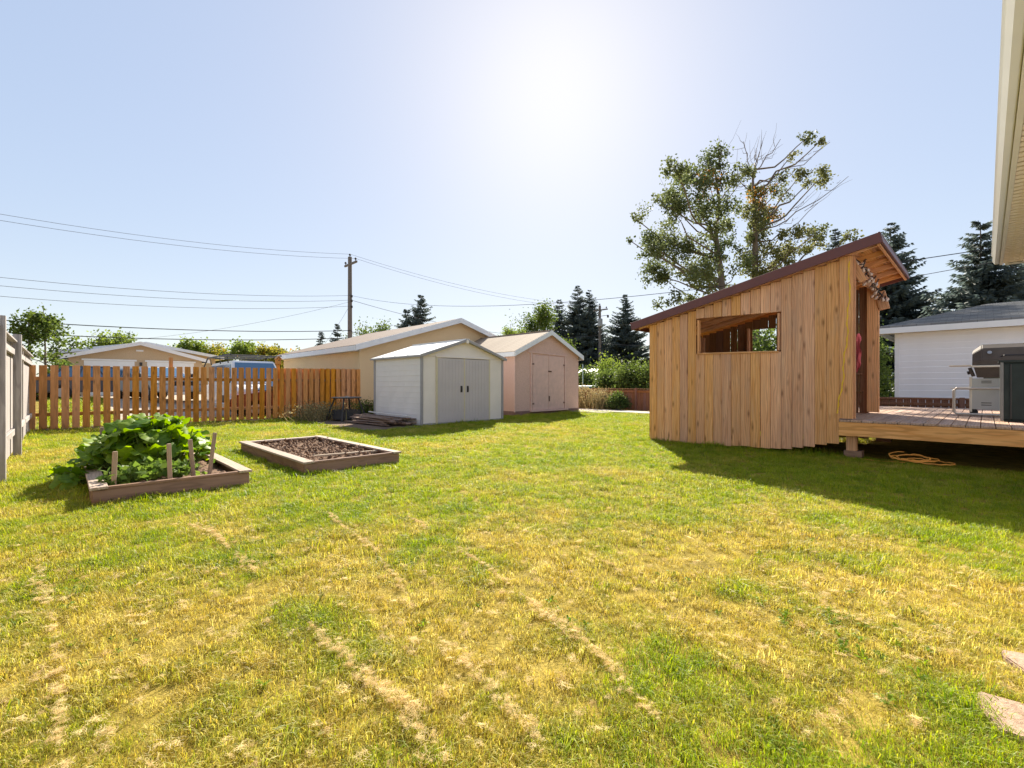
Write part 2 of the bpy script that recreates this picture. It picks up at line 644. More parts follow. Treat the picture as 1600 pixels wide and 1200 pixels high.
# value noise for laying out patches
def vnoise(x, y, seed=0):
    xi = np.floor(x).astype(int)
    yi = np.floor(y).astype(int)
    xf, yf = x - xi, y - yi
    u, v = xf * xf * (3 - 2 * xf), yf * yf * (3 - 2 * yf)

    def h(a, b):
        n = (a * 374761393 + b * 668265263 + seed * 974711) & 0x7fffffff
        n = ((n ^ (n >> 13)) * 1274126177) & 0x7fffffff
        return ((n ^ (n >> 16)) & 0xffff) / 65535.0
    return (h(xi, yi) * (1 - u) + h(xi + 1, yi) * u) * (1 - v) + (h(xi, yi + 1) * (1 - u) + h(xi + 1, yi + 1) * u) * v


def fbm(x, y, seed=0, o=4):
    s, a, t = 0, .5, 0
    for i in range(o):
        s = s + a * vnoise(x * 2 ** i, y * 2 ** i, seed + i * 7)
        t += a
        a *= .5
    return s / t


def smooth(a, b, x):
    t = np.clip((x - a) / (b - a), 0, 1)
    return t * t * (3 - 2 * t)


def zg(x, y):
    """ground height: flat yard, the lane behind the picket fence lies half a metre higher"""
    return .55 * float(smooth(18.5, 27, np.array(float(y)))) * float(1 - smooth(8.0, 16.0, np.array(float(x))) * (1 - smooth(26, 32, np.array(float(y)))))


def camxy(x, y):
    """depth along and offset across the view axis"""
    return x * fx + y * fy, x * fy - y * fx


# ================================================================== SETTING
rng = np.random.default_rng(7)


def make_ground():
    xs = np.concatenate([np.array([-400, -200, -100, -60, -40, -25, -15, -8, -4]), np.arange(-2, 20, .5), np.arange(20, 60, 3), np.array([60, 80, 110, 160, 250, 500])])
    ys = np.concatenate([np.array([-400, -200, -100, -50, -25, -12, -6, -3]), np.arange(-2, 36, .5), np.array([38, 42, 50, 60, 80, 110, 160, 250, 500])])
    X, Y = np.meshgrid(xs, ys)
    Z = .55 * smooth(18.5, 27, Y) * (1 - smooth(8, 16, X) * (1 - smooth(26, 32, Y)))
    nx, ny = len(xs), len(ys)
    V = np.stack([X, Y, Z], -1).reshape(-1, 3)
    F = [(j * nx + i, j * nx + i + 1, (j + 1) * nx + i + 1, (j + 1) * nx + i) for j in range(ny - 1) for i in range(nx - 1)]
    me = bpy.data.meshes.new('ground')
    me.from_pydata(V.tolist(), [], F)
    me.materials.append(M['ground'])
    me.shade_smooth()
    o = link(bpy.data.objects.new('ground', me))
    o['kind'] = 'structure'
    return o


make_ground()


def sheet(name, poly, z, mat, kind='structure', t=None):
    b = MB()
    if t:
        b.prism([(x, y, z - t) for x, y in poly], (0, 0, t))
    else:
        b.add([(x, y, z) for x, y in poly], [tuple(range(len(poly)))])
    o = b.build(name, mat)
    o['kind'] = kind
    return o


def blob(poly, n=6, amp=.12, seed=1):
    """polygon with a ragged outline"""
    r = random.Random(seed)
    out = []
    for i, p in enumerate(poly):
        q = poly[(i + 1) % len(poly)]
        for k in range(n):
            f = k / n
            out.append((p[0] + (q[0] - p[0]) * f + r.uniform(-amp, amp), p[1] + (q[1] - p[1]) * f + r.uniform(-amp, amp)))
    return out


sheet('dirt_patch', blob([(5.5, 11.3), (7.4, 10.9), (7.5, 14.3), (8.1, 14.4), (8.2, 16.8), (5.4, 16.8), (5.2, 13.5)], 6, .15, 2), .006, M['dirt'])
sheet('dirt_strip', blob([(-.5, 16.6), (5.4, 16.55), (5.4, 17.1), (-.5, 17.1)], 14, .1, 3), .004, M['dirt'])
sheet('path', [(16.8, -3), (17.95, -3), (17.95, 16), (16.8, 16)], .05, M['concrete'], t=.1)
sheet('path', [(15.9, 11.0), (16.8, 11.0), (16.8, 14.5), (15.9, 14.5)], .045, M['concrete'], t=.09)
sheet('dirt_strip', blob([(17.95, 5), (19.0, 5), (19.0, 16), (17.95, 16)], 10, .05, 4), .012, M['dirt'])
# gravel parking pad and lane beyond the picket fence follow the rising ground
b = MB()
gy = np.linspace(18.8, 35.5, 18)
for i in range(len(gy) - 1):
    for (x0, x1) in ((-30, 1.2), (1.2, 8)) if gy[i] > 29 else ((1.2, 8),):
        p = [(x0, gy[i]), (x1, gy[i]), (x1, gy[i + 1]), (x0, gy[i + 1])]
        b.add([(x, y, zg(x, y) + .012) for x, y in p], [(0, 1, 2, 3)])
for i in range(len(gy) - 1):
    if gy[i] > 29:
        p = [(8, gy[i]), (40, gy[i]), (40, gy[i + 1]), (8, gy[i + 1])]
        b.add([(x, y, max(zg(x, y), zg(8, y)) + .012) for x, y in p], [(0, 1, 2, 3)])
o = b.build('gravel_lane', M['gravel'])
o['kind'] = 'structure'


# ------------------------------------------------------------------ house at the right edge (eave overhead)
def house():
    t = thing('house', 'cream house eave with vented soffit overhanging the top right corner', 'house', (4, -.70, 0))
    L = lambda x, y, z: (x - 4, y + .65, z)
    xe = 8.85
    box('wall', L(1.3, -3.65, 1.45), (14, 6, 2.9), M['siding'], t, bev=0)
    # soffit panels, grooved
    x = -5.0
    k = 0
    while x < xe - .02:
        w = min(.3, xe - x)
        me = _cache.get(('soffit', round(w, 3)))
        if me is None:
            b = MB()
            for g in range(3):
                b.box((-w / 2 + (g + .5) * w / 3, 0, 0), (w / 3 - .026, .54, .018))
            for g in range(3):
                for s in range(6):
                    b.box((-w / 2 + (g + .5) * w / 3, -.2 + s * .08, -.011), (w / 3 - .06, .035, .006))
            b.box((0, 0, .014), (w, .5, .006))
            o = b.build('soffit_panel', M['soffit'], t)
            _cache[('soffit', round(w, 3))] = o.data
        else:
            o = link(bpy.data.objects.new('soffit_panel', me), t)
        o.location = L(x + w / 2, -.38, 2.80)
        x += .3
    b = MB()
    prof = [(-.075, 2.79), (-.035, 2.79), (-.012, 2.83), (-.03, 2.87), (-.002, 2.91), (-.012, 2.92), (-.075, 2.92)]
    b.prism([L(-5, y, z) for y, z in prof], (xe + 5, 0, 0))
    b.build('gutter', M['gutter_face'], t)
    b = MB()
    b.box(L((xe - 5) / 2, -.092, 2.86), (xe + 5, .03, .17))
    b.box(L(xe + .012, -.4, 2.87), (.025, .55, .2))
    b.build('fascia', M['gutter'], t)
    b = MB()
    b.prism([L(-5.2, -.02, 2.955), L(-5.2, -3.6, 4.2), L(-5.2, -3.6, 4.26), L(-5.2, -.02, 3.0)], (xe + 5.25, 0, 0))
    b.build('roof', M['roof_brown'], t)
    c = MB()
    c.tube([(8.85, -.14, 2.8), (8.95, -.2, 2.74), (9.0, -.32, 2.7), (8.92, -.5, 2.8)], .006, 5)
    c.build('service_cable', M['wire'], t, loc=(-4, .65, 0))


house()


# ------------------------------------------------------------------ timber shelter (cabana)
SX, FX = 9.05, 11.72     # near wall plane, far wall plane


def shelter():
    t = thing('timber_shelter', 'raw cedar shelter with slanted brown roof and serving window, joined to the deck', 'shelter', (10.4, 3.3, 0))
    L = lambda x, y, z: (x - 10.4, y - 3.3, z)
    rr = random.Random(4)
    y0, y1, n = 5.05, 1.665, 20
    slope = (3.36 - 2.39) / (5.40 - 1.135)

    def ztop(y):       # underside of the roof fascia over the near wall
        return 2.36 + (5.40 - y) * slope
    prof = [(5.06, -.01), (4.0, .02), (3.2, .05), (2.5, .075), (2.12, .15), (1.66, .26)]

    def zbot(y):
        return float(np.interp(-y, [-p[0] for p in prof], [p[1] for p in prof]))
    pw = (y0 - y1) / n
    for i in range(n):
        yc = y0 - (i + .5) * pw
        zb, zt = zbot(yc) + rr.uniform(-.012, .008), ztop(yc + pw / 2) + .04
        segs = [(zb, zt)]
        if yc < 3.99 and yc > 2.56:
            wt = 2.515 - (3.99 - yc) * .02
            segs = [(zb, 1.81 - (3.99 - yc) * .02 + rr.uniform(-.004, .004)), (wt, zt)]
        for a, c in segs:
            th = .022
            o = box('plank', L(SX + th / 2 + rr.uniform(-.003, .003), yc, (a + c) / 2), (th, pw - rr.uniform(.003, .008), c - a), M['plank'], t, rot=(rr.uniform(-.002, .002), 0, 0))
    # window lining
    box('window_sill', L(SX + .05, 3.28, 1.80), (.16, 1.46, .028), M['plank_y'], t, rot=(.02, 0, 0))
    box('window_jamb', L(SX + .072, 4.005, 2.16), (.10, .03, .66), M['plank'], t)
    box('window_jamb', L(SX + .072, 2.56, 2.14), (.10, .03, .66), M['plank'], t)
    # frame posts
    box('corner_post', L(SX + .1, 5.0, 1.18), (.09, .09, 2.4), M['plank'], t)
    box('corner_post', L(FX - .1, 5.0, 1.18), (.09, .09, 2.4), M['plank'], t)
    box('front_post', L(SX + .05, 1.575, .66 + 1.3), (.09, .175, 2.62), M['plank'], t)
    box('front_post', L(SX + .115, 1.53, .66 + 1.3), (.036, .14, 2.62), M['plank'], t)
    box('front_post', L(FX - .10, 1.57, .66 + 1.27), (.09, .19, 2.56), M['plank'], t)
    # header carrying the rafters over the opening
    box('header_beam', L((SX + FX) / 2, 1.52, 3.10), (FX - SX - .14, .045, .19), M['plank_x'], t)
    box('header_bracket', L(FX - .14, 1.42, 2.86), (.08, .16, .36), M['plank'], t, rot=(R(-12), 0, 0))
    box('header_bracket', L(SX + .18, 1.44, 3.02), (.06, .10, .34), M['plank'], t, rot=(R(-25), 0, 0))
    # far wall with its own window and light gaps between boards
    pw2 = .17
    nfar = 20
    for i in range(nfar):
        yc = 5.05 - (i + .5) * pw2
        zt = ztop(yc + pw2 / 2) + .02
        segs = [(.1, zt)]
        if 3.30 < yc < 3.92:
            segs = [(.1, 1.96), (2.5, zt)]
        g = .014 if i in (4, 9, 17, 19) else .004
        for a, c in segs:
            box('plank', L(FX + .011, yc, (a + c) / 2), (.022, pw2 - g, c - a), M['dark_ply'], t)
    box('window_jamb', L(FX - .05, 3.93, 2.23), (.09, .05, .6), M['plank'], t)
    box('window_jamb', L(FX - .05, 3.20, 2.23), (.09, .05, .6), M['plank'], t)
    box('window_sill', L(FX - .05, 3.56, 1.945), (.09, .7, .028), M['plank_y'], t)
    # back wall
    nb = 15
    wb = (FX - SX - .06) / nb
    for i in range(nb):
        xc = SX + .03 + (i + .5) * wb
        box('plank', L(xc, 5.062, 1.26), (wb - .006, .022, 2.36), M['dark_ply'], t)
    # floor of the shelter, level with the deck
    for i in range(20):
        box('floor_board', L((SX + FX) / 2 + .02, 1.78 + i * .165, .60), (FX - SX - .1, .158, .036), M['deck'], t)
    for z in (1.05, 1.42):
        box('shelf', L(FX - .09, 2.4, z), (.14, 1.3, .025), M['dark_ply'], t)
    # roof: boards underneath, rafters, dark sheet, brown metal edge
    ang = math.atan(slope)
    ya, yb = 5.40, 1.135
    xa, xb = 8.93, 12.42
    ln = (ya - yb) / math.cos(ang)
    zc = lambda y: 2.44 + (ya - y) * slope      # underside plane of the roof boards
    ym = (ya + yb) / 2
    nbd = 24
    for i in range(nbd):
        y = ya - (i + .5) * (ya - yb) / nbd
        box('roof_board', L((xa + xb) / 2, y, zc(y) + .012 + .05), (xb - xa - .07, (ya - yb) / nbd / math.cos(ang) - .004, .02), M['plank_x'], t, rot=(-ang, 0, 0))
    for x in (9.12, 9.78, 10.36, 10.94, 11.52, 12.1):
        box('rafter', L(x, ym, zc(ym) + .006), (.036, ln - .10, .085), M['plank_y'], t, rot=(-ang, 0, 0))
    box('roof_sheet', L((xa + xb) / 2, ym, zc(ym) + .105), (xb - xa + .02, ln + .04, .03), M['roofsheet'], t, rot=(-ang, 0, 0))
    for x in (xa, xb):
        box('roof_edge', L(x, ym, zc(ym) + .035), (.03, ln + .03, .165), M['brown_metal'], t, rot=(-ang, 0, 0))
    box('roof_edge', L((xa + xb) / 2, yb - .016, zc(yb) + .04), (xb - xa + .03, .03, .17), M['brown_metal'], t, rot=(-ang, 0, 0))
    box('roof_edge', L((xa + xb) / 2, ya + .016, zc(ya) + .04), (xb - xa + .03, .03, .17), M['brown_metal'], t, rot=(-ang, 0, 0))
    box('fascia_board', L((xa + xb) / 2, yb + .022, zc(yb) + .0), (xb - xa - .06, .036, .15), M['plank_x'], t, rot=(-ang, 0, 0))
    return t


shelter()


# ------------------------------------------------------------------ deck
def deck():
    t = thing('deck', 'raised timber deck with a cedar rim board, running right from the shelter', 'deck', (12, 0, 0))
    L = lambda x, y, z: (x - 12, y, z)
    rr = random.Random(9)
    x1 = 15.6
    y = 1.66
    i = 0
    while y > -3.4:
        box('deck_board', L((SX - .03 + x1) / 2, y - .0725, .614), (x1 - SX + .03, .138 + rr.uniform(-.002, .001), .032), M['deck'], t)
        y -= .1465
        i += 1
    y = 1.66 + .1465
    while y < 2.3:      # boards run on past the shelter's far post
        box('deck_board', L((FX + .06 + x1) / 2, y - .0725, .614), (x1 - FX - .06, .138, .032), M['deck'], t)
        y += .1465
    box('rim_board', L(SX + .0, -.87, .485), (.04, 5.08, .222), M['plank_y'], t)
    box('rim_board', L(x1 - .05, -.6, .485), (.04, 5.6, .22), M['plank_y'], t)
    for k in range(10):
        box('joist', L((SX + x1) / 2, 1.5 - k * .5, .50), (x1 - SX - .1, .036, .18), M['rail_x'], t)
    for px, py in ((SX + .17, 1.52), (SX + .17, -.55), (12.4, 1.52), (12.4, -.6), (15.4, 1.52), (15.4, -.6), (12.4, -2.8), (SX + .17, -2.8)):
        box('support_post', L(px, py, .18), (.12, .14, .40), M['plank'], t)
        box('footing', L(px + .03, py - .02, .06), (.2, .24, .14), M['bed_y'], t)


deck()


# ------------------------------------------------------------------ fences
def picket_fence():
    t = thing('picket_fence', 'orange stained picket fence with open gaps across the back of the lawn', 'fence', (3.7, 17.02, 0))
    L = lambda x, y, z: (x - 3.7, y - 17.02, z)
    rr = random.Random(11)
    x = -.66
    while x < 8.16:
        h = 1.70 + (x + .7) * .012
        zb = .055 + rr.uniform(-.01, .01)
        box('picket', L(x + .07, 17.0, (zb + h) / 2 + rr.uniform(-.006, .006)), (.15, .02, h - zb), M['picket'], t, rot=(0, rr.uniform(-.008, .008), 0))
        if x > 5.3:
            box('picket', L(x + .17, 17.095, (zb + h) / 2), (.143, .02, h - zb - .02), M['picket'], t)
        x += .207 if x < 5.2 else .2
    for (xa, xb) in ((-.62, 2.1), (2.1, 5.3), (5.3, 8.2)):
        for z in (.42, 1.36):
            box('rail', L((xa + xb) / 2, 17.048, z), (xb - xa - .01, .07, .09), M['rail_x'], t)
    for px, h in ((-.175, 1.6), (2.32, 2.02), (5.34, 1.92), (8.1, 1.6)):
        box('post', L(px, 17.14, h / 2), (.09, .09, h), M['picket'], t)
    box('kick_board', L(2.6, 17.05, .03), (6.3, .05, .06), M['cap_x'], t)


picket_fence()


def birdhouse():
    t = thing('birdhouse', 'small wooden birdhouse with pitched roof on top of a fence post', 'birdhouse', (5.34, 17.14, 1.92))
    b = MB()
    b.prism([(-.075, -.075, 0), (.075, -.075, 0), (.075, -.075, .15), (0, -.075, .23), (-.075, -.075, .15)], (0, .15, 0))
    b.build('box', M['picket'], t)
    for s in (-1, 1):
        box('roof', (s * .055, -.01, .21), (.15, .2, .014), M['plank_x'], t, rot=(0, s * .82, 0))
    b = MB()
    b.tube([(0, -.077, .12), (0, -.072, .12)], .022, 10)
    b.build('entrance_hole', M['black'], t)
    box('base', (0, 0, -.008), (.2, .2, .016), M['plank_x'], t)


birdhouse()


def grey_fence():
    t = thing('board_fence', 'tall weathered grey board fence along the left side of the lawn', 'fence', (-.62, 10, 0))
    L = lambda x, y, z: (x + .62, y - 10, z)
    rr = random.Random(5)
    y = 4.5
    while y < 17.2:
        w = .14
        h = 1.86 + rr.uniform(-.006, .006)
        box('board', L(-.64, y + w / 2, .04 + h / 2), (.02, w - .004, h), M['grey'], t)
        y += w
    for py in (4.6, 6.3, 8.35, 11.3, 14.2, 17.05):
        box('post', L(-.555 if py < 12.5 else -.66, py, 1.02), (.10, .10, 2.04), M['grey'], t)
    for a, c in ((4.66, 6.24), (6.36, 8.29), (8.41, 11.24), (11.36, 14.14), (14.26, 16.99)):
        box('rail', L(-.60, (a + c) / 2, 1.74), (.045, c - a, .10), M['grey_y'], t)
        box('rail', L(-.60, (a + c) / 2, .42), (.045, c - a, .10), M['grey_y'], t)
        box('cap_board', L(-.61, (a + c) / 2, 1.915), (.12, c - a, .03), M['grey_y'], t)


grey_fence()


def far_grey_fence():
    t = thing('board_fence', 'pale grey fence panel with lattice top beyond the picket fence, at far left', 'fence', (-.9, 19.5, 0))
    y = 17.4
    for k in range(26):
        box('board', (0, y + k * .15 + .075 - 19.5, .95 + zg(0, y + k * .15)), (.02, .145, 1.75), M['grey'], t)
    for py in (17.5, 19.4, 21.2):
        box('post', (.06, py - 19.5, 1.05 + zg(0, py)), (.1, .1, 2.1), M['grey'], t)
    for z in (1.9, 2.06):
        box('rail', (.02, -.15, z), (.05, 3.7, .05), M['grey_y'], t, rot=(.03, 0, 0))


far_grey_fence()


def red_fence():
    t = thing('board_fence', 'low reddish brown board fence behind the concrete path', 'fence', (19.05, 10, 0))
    rr = random.Random(8)
    y = 4.0
    while y < 16.5:
        box('board', (.02 + rr.uniform(-.003, .003), y + .07 - 10, .49), (.02, .135, .94), M['red_fence'], t)
        y += .142
    for py in (4.1, 6.5, 8.9, 11.3, 13.7, 16.2):
        box('post', (-.03, py - 10, .52), (.09, .09, 1.04), M['red_fence'], t)
    for a, c in ((4.15, 6.45), (6.55, 8.85), (8.95, 11.25), (11.35, 13.65), (13.75, 16.15)):
        box('rail', (-.02, (a + c) / 2 - 10, .88), (.045, c - a, .09), M['red_fence_y'], t)
    box('cap_board', (0, .25, 1.0), (.1, 12.5, .025), M['red_fence_y'], t)


red_fence()


def brown_fence():
    t = thing('board_fence', 'low dark brown fence between the deck and the white garage', 'fence', (15.8, 1, 0))
    rr = random.Random(18)
    y = -4.0
    while y < 4.2:
        box('board', (.02, y + .07 - 1, .42), (.02, .136, .80), M['brown_fence'], t)
        y += .145
    for py in (-3.9, -2.0, .4, 2.3, 4.1):
        box('post', (-.03, py - 1, .44), (.1, .1, .88), M['brown_fence'], t)
    box('rail', (0, -.9, .84), (.09, 8.2, .05), M['brown_fence'], t)
    box('rail', (-.01, -.9, .70), (.05, 8.2, .07), M['brown_fence'], t)


brown_fence()


# ------------------------------------------------------------------ buildings
def gable_roof(t, x0, x1, y0, y1, ze, zp, th, mat, mat_f, over, fas=.16, xm=None):
    """ridge along y; two roof slabs and fascia boards as separate parts; coordinates local to t"""
    xm = (x0 + x1) / 2 if xm is None else xm
    for xe in (x0 - over, x1 + over):
        xi = x0 if xe < xm else x1
        sl = (zp - ze) / abs(xm - xi)
        zo = ze - sl * over
        b = MB()
        b.prism([(xe, y0 - over, zo + .02), (xm, y0 - over, zp + .02), (xm, y0 - over, zp + .02 + th), (xe, y0 - over, zo + .02 + th)], (0, y1 - y0 + 2 * over, 0))
        b.build('roof', mat, t)
        b = MB()
        yf = y0 - over - .026
        b.prism([(xe, yf, zo - fas + .05), (xm, yf, zp - fas + .05), (xm, yf, zp + .03 + th), (xe, yf, zo + .03 + th)], (0, .024, 0))
        b.build('fascia', mat_f, t)
        b = MB()
        s = -1 if xe < xm else 1
        b.box((xe + s * .014, (y0 + y1) / 2, zo - fas / 2 + .05), (.026, y1 - y0 + 2 * over, fas))
        b.box(((xe + xi) / 2, (y0 + y1) / 2, zo - fas + .06), (over - .01, y1 - y0 + over, .012))
        b.build('eave_board', mat_f, t)


def gable_walls(t, x0, x1, y0, y1, zb, ze, zp, mat, name='wall', xm=None):
    xm = (x0 + x1) / 2 if xm is None else xm
    for i, y in enumerate((y0, y1)):
        b = MB()
        yy = y if i == 0 else y - .1
        b.prism([(x0, yy, zb), (x1, yy, zb), (x1, yy, ze), (xm, yy, zp), (x0, yy, ze)], (0, .1, 0))
        b.build(name, mat, t)
    for i, x in enumerate((x0, x1)):
        b = MB()
        xx = x + .001 if i == 0 else x - .101
        b.box((xx + .05, (y0 + y1) / 2, (zb + ze) / 2), (.1, y1 - y0 - .204, ze - zb))
        b.build(name, mat, t)


def beige_garage():
    t = thing('garage', 'large beige stucco garage with white fascia, behind the metal shed', 'garage', (13, 21, 0))
    L = (-4.75, 4.75, -4.0, 4.6)
    gable_walls(t, *L, 0, 2.72, 4.15, M['beige'])
    gable_roof(t, *L, 2.74, 4.17, .05, M['roof_brown'], M['fascia'], .3, .2)
    lt = MB()
    lt.tube([(-4.1, -4.03, 2.2), (-4.1, -4.10, 2.2)], .05, 8)
    lt.tube([(-4.1, -4.08, 2.2), (-3.93, -4.14, 2.17)], [.035, .055], 8)
    lt.build('flood_light', M['fascia'], t)
    return t


beige_garage()


def metal_shed():
    t = thing('metal_shed', 'grey and cream metal garden shed with white roof and double doors', 'shed', (9.07, 12.8, 0))
    x0, x1, y0, y1 = -1.60, 1.60, -1.35, 1.45
    ze, zp = 2.04, 2.56
    rr = random.Random(3)
    # front: panels either side of the doors + gable
    for a, c in ((x0, -1.09), (1.02, x1)):
        box('front_panel', ((a + c) / 2, y0 + .02, 1.03), (c - a, .03, 2.02), M['shed_front'], t, bev=.002)
        n = 5
        for k in range(1, n):
            pass
    b = MB()
    b.prism([(x0, y0 + .004, ze + .006), (x1, y0 + .004, ze + .006), (0, y0 + .004, zp)], (0, .03, 0))
    b.build('gable_panel', M['shed_front'], t)
    # ribbed double doors
    for s, a, c in ((-1, -1.065, -.05), (1, -.02, .995)):
        d = box('door', ((a + c) / 2, y0 - .006, 1.03), (c - a, .028, 1.94), M['shed_door'], t, bev=.003)
        for k in range(8):
            r_ = box('rib', (-.44 + k * .125, -.017, 0), (.035, .01, 1.86), M['shed_door'], d, bev=.003)
        hb = MB()
        hx = .40 if s < 0 else -.40
        hb.box((hx, -.02, .03), (.07, .016, .2))
        hb.tube([(hx, -.03, .1), (hx, -.06, .08), (hx, -.06, -.02), (hx, -.03, -.04)], .012, 6)
        hb.build('handle', M['dark'], d)
    for x, w in ((-1.08, .06), (-.035, .045), (1.01, .05)):
        box('door_trim', (x, y0 - .016, 1.03), (w, .03, 2.0), M['shed_trim'], t)
    box('door_track', (-.03, y0 - .014, 2.045), (2.15, .04, .05), M['shed_front'], t)
    # side walls in three ribbed panels each
    for sx in (x0 + .015, x1 - .015):
        n = 3
        w = (y1 - y0 - .06) / n
        for k in range(n):
            pnl = box('side_panel', (sx, y0 + .04 + (k + .5) * w, 1.02), (.024, w - .004, 2.02), M['shed_side'], t, bev=.002)
    for i in range(12):
        for sx in (x0, x1):
            box('rib', (sx, (y0 + y1) / 2 + .01, .16 + i * .165), (.012, y1 - y0 - .12, .018), M['shed_side'], t, bev=.004)
    box('back_panel', (0, y1 - .02, 1.02), (x1 - x0, .03, 2.02), M['shed_side'], t)
    for x in (x0, x1):
        for y in (y0, y1):
            box('corner_trim', (x, y, 1.02), (.07, .07, 2.03), M['shed_post'], t, bev=.006)
    # roof: two slabs of overlapping panels
    sl = math.atan2(zp - ze, x1)
    ov = .1
    ln = (x1 + ov) / math.cos(sl)
    n = 4
    w = (y1 - y0 + .24) / n
    for s in (-1, 1):
        for k in range(n):
            box('roof_panel', (s * (x1 + ov) / 2, y0 - .12 + (k + .5) * w, (zp + ze - ov * math.tan(sl)) / 2 + .045), (ln, w - .003, .03), M['shed_roof'], t, rot=(0, s * sl, 0), bev=.008)
            box('roof_rib', (s * (x1 + ov) / 2, y0 - .12 + k * w + .02, (zp + ze - ov * math.tan(sl)) / 2 + .065), (ln - .02, .03, .02), M['shed_roof'], t, rot=(0, s * sl, 0), bev=.004)
        box('roof_edge', (s * (x1 + ov) / 2, y0 - .128, (zp + ze - ov * math.tan(sl)) / 2 + .03), (ln, .02, .085), M['shed_post'], t, rot=(0, s * sl, 0))
        box('roof_edge', (s * (x1 + ov + .006), (y0 + y1) / 2, ze - ov * math.tan(sl) + .03), (.02, y1 - y0 + .26, .06), M['shed_post'], t)
    box('ridge_cap', (0, (y0 + y1) / 2, zp + .06), (.18, y1 - y0 + .26, .025), M['shed_roof'], t)
    b = MB()
    b.prism([(-.05, y0 - .145, zp - .07), (.05, y0 - .145, zp - .07), (.05, y0 - .145, zp + .02), (0, y0 - .145, zp + .05), (-.05, y0 - .145, zp + .02)], (0, .02, 0))
    b.build('ridge_end_cap', M['shed_front'], t)
    box('base_rail', (0, y0, .03), (x1 - x0 + .04, .05, .06), M['shed_post'], t)


metal_shed()


def pink_shed():
    t = thing('garden_shed', 'pinkish beige rough walled shed with tan shingle roof, right of the metal shed', 'shed', (14.5, 15.0, 0))
    x0, x1, y0, y1 = -2.0, 2.0, -2.3, 2.5
    ze, zp = 2.46, 3.36
    gable_walls(t, x0, x1, y0, y1, .16, ze, zp, M['pink'])
    b = MB()
    b.box((0, (y0 + y1) / 2, .08), (x1 - x0 + .03, y1 - y0 + .03, .16))
    b.build('base', M['pinkdark'], t)
    gable_roof(t, x0, x1, y0, y1, ze + .02, zp + .02, .04, M['roof_tan'], M['white'], .16, .17)
    # shingle courses on the slope that faces the lawn, each a thin overlapping strip
    sl = math.atan2(zp - ze, 2.0)
    n = 14
    run = (2.0 + .18) / math.cos(sl)
    for k in range(n):
        d = (k + .5) * run / n
        xx = -(2.0 + .16) + d * math.cos(sl)
        zz = ze + .02 - .16 * math.tan(sl) + d * math.sin(sl) + .072
        box('shingle_course', (xx, (y0 + y1) / 2, zz), (run / n + .03, y1 - y0 + .34, .012), M['roof_tan'], t, rot=(0, -sl - .035, 0), bev=.002)
    box('ridge_cap', (0, (y0 + y1) / 2, zp + .085), (.2, y1 - y0 + .34, .03), M['roof_tan'], t)
    # double doors with trim, hinges and hasp
    for s, a, c in ((-1, -1.0, -.045), (1, .015, .96)):
        d = box('door', ((a + c) / 2, y0 - .012, 1.28), (c - a, .03, 2.2), M['pinkdoor'], t, bev=.004)
        hx = -.5 if s < 0 else .5
        for z in (-.85, .75):
            box('hinge', (hx * .93, -.024, z), (.12, .012, .07), M['pinkdark'], d)
    for x in (-1.08, -.015, 1.05):
        box('door_trim', (x, y0 - .018, 1.3), (.09 if abs(x) > .1 else .05, .04, 2.34), M['pinkdoor'], t)
    box('door_header', (-.03, y0 - .02, 2.47), (2.5, .04, .05), M['pinkdoor'], t, rot=(0, .025, 0))
    box('door_latch', (.02, y0 - .045, 1.75), (.2, .03, .05), M['rust'], t)
    box('door_bolt', (-.02, y0 - .048, .62), (.05, .03, .22), M['rust'], t)
    box('sill', (0, y0 - .05, .14), (2.3, .14, .06), M['pinkdoor'], t)
    box('corner_board', (x0, y0, 1.28), (.05, .05, 2.3), M['pinkdoor'], t)
    b = MB()
    b.tube([(x1 + .02, y0 + .3, 2.0), (x1 + .22, y0 + .2, 2.12), (x1 + .26, y0 + .2, 2.16)], .015, 6)
    b.build('bracket', M['white'], t)


pink_shed()


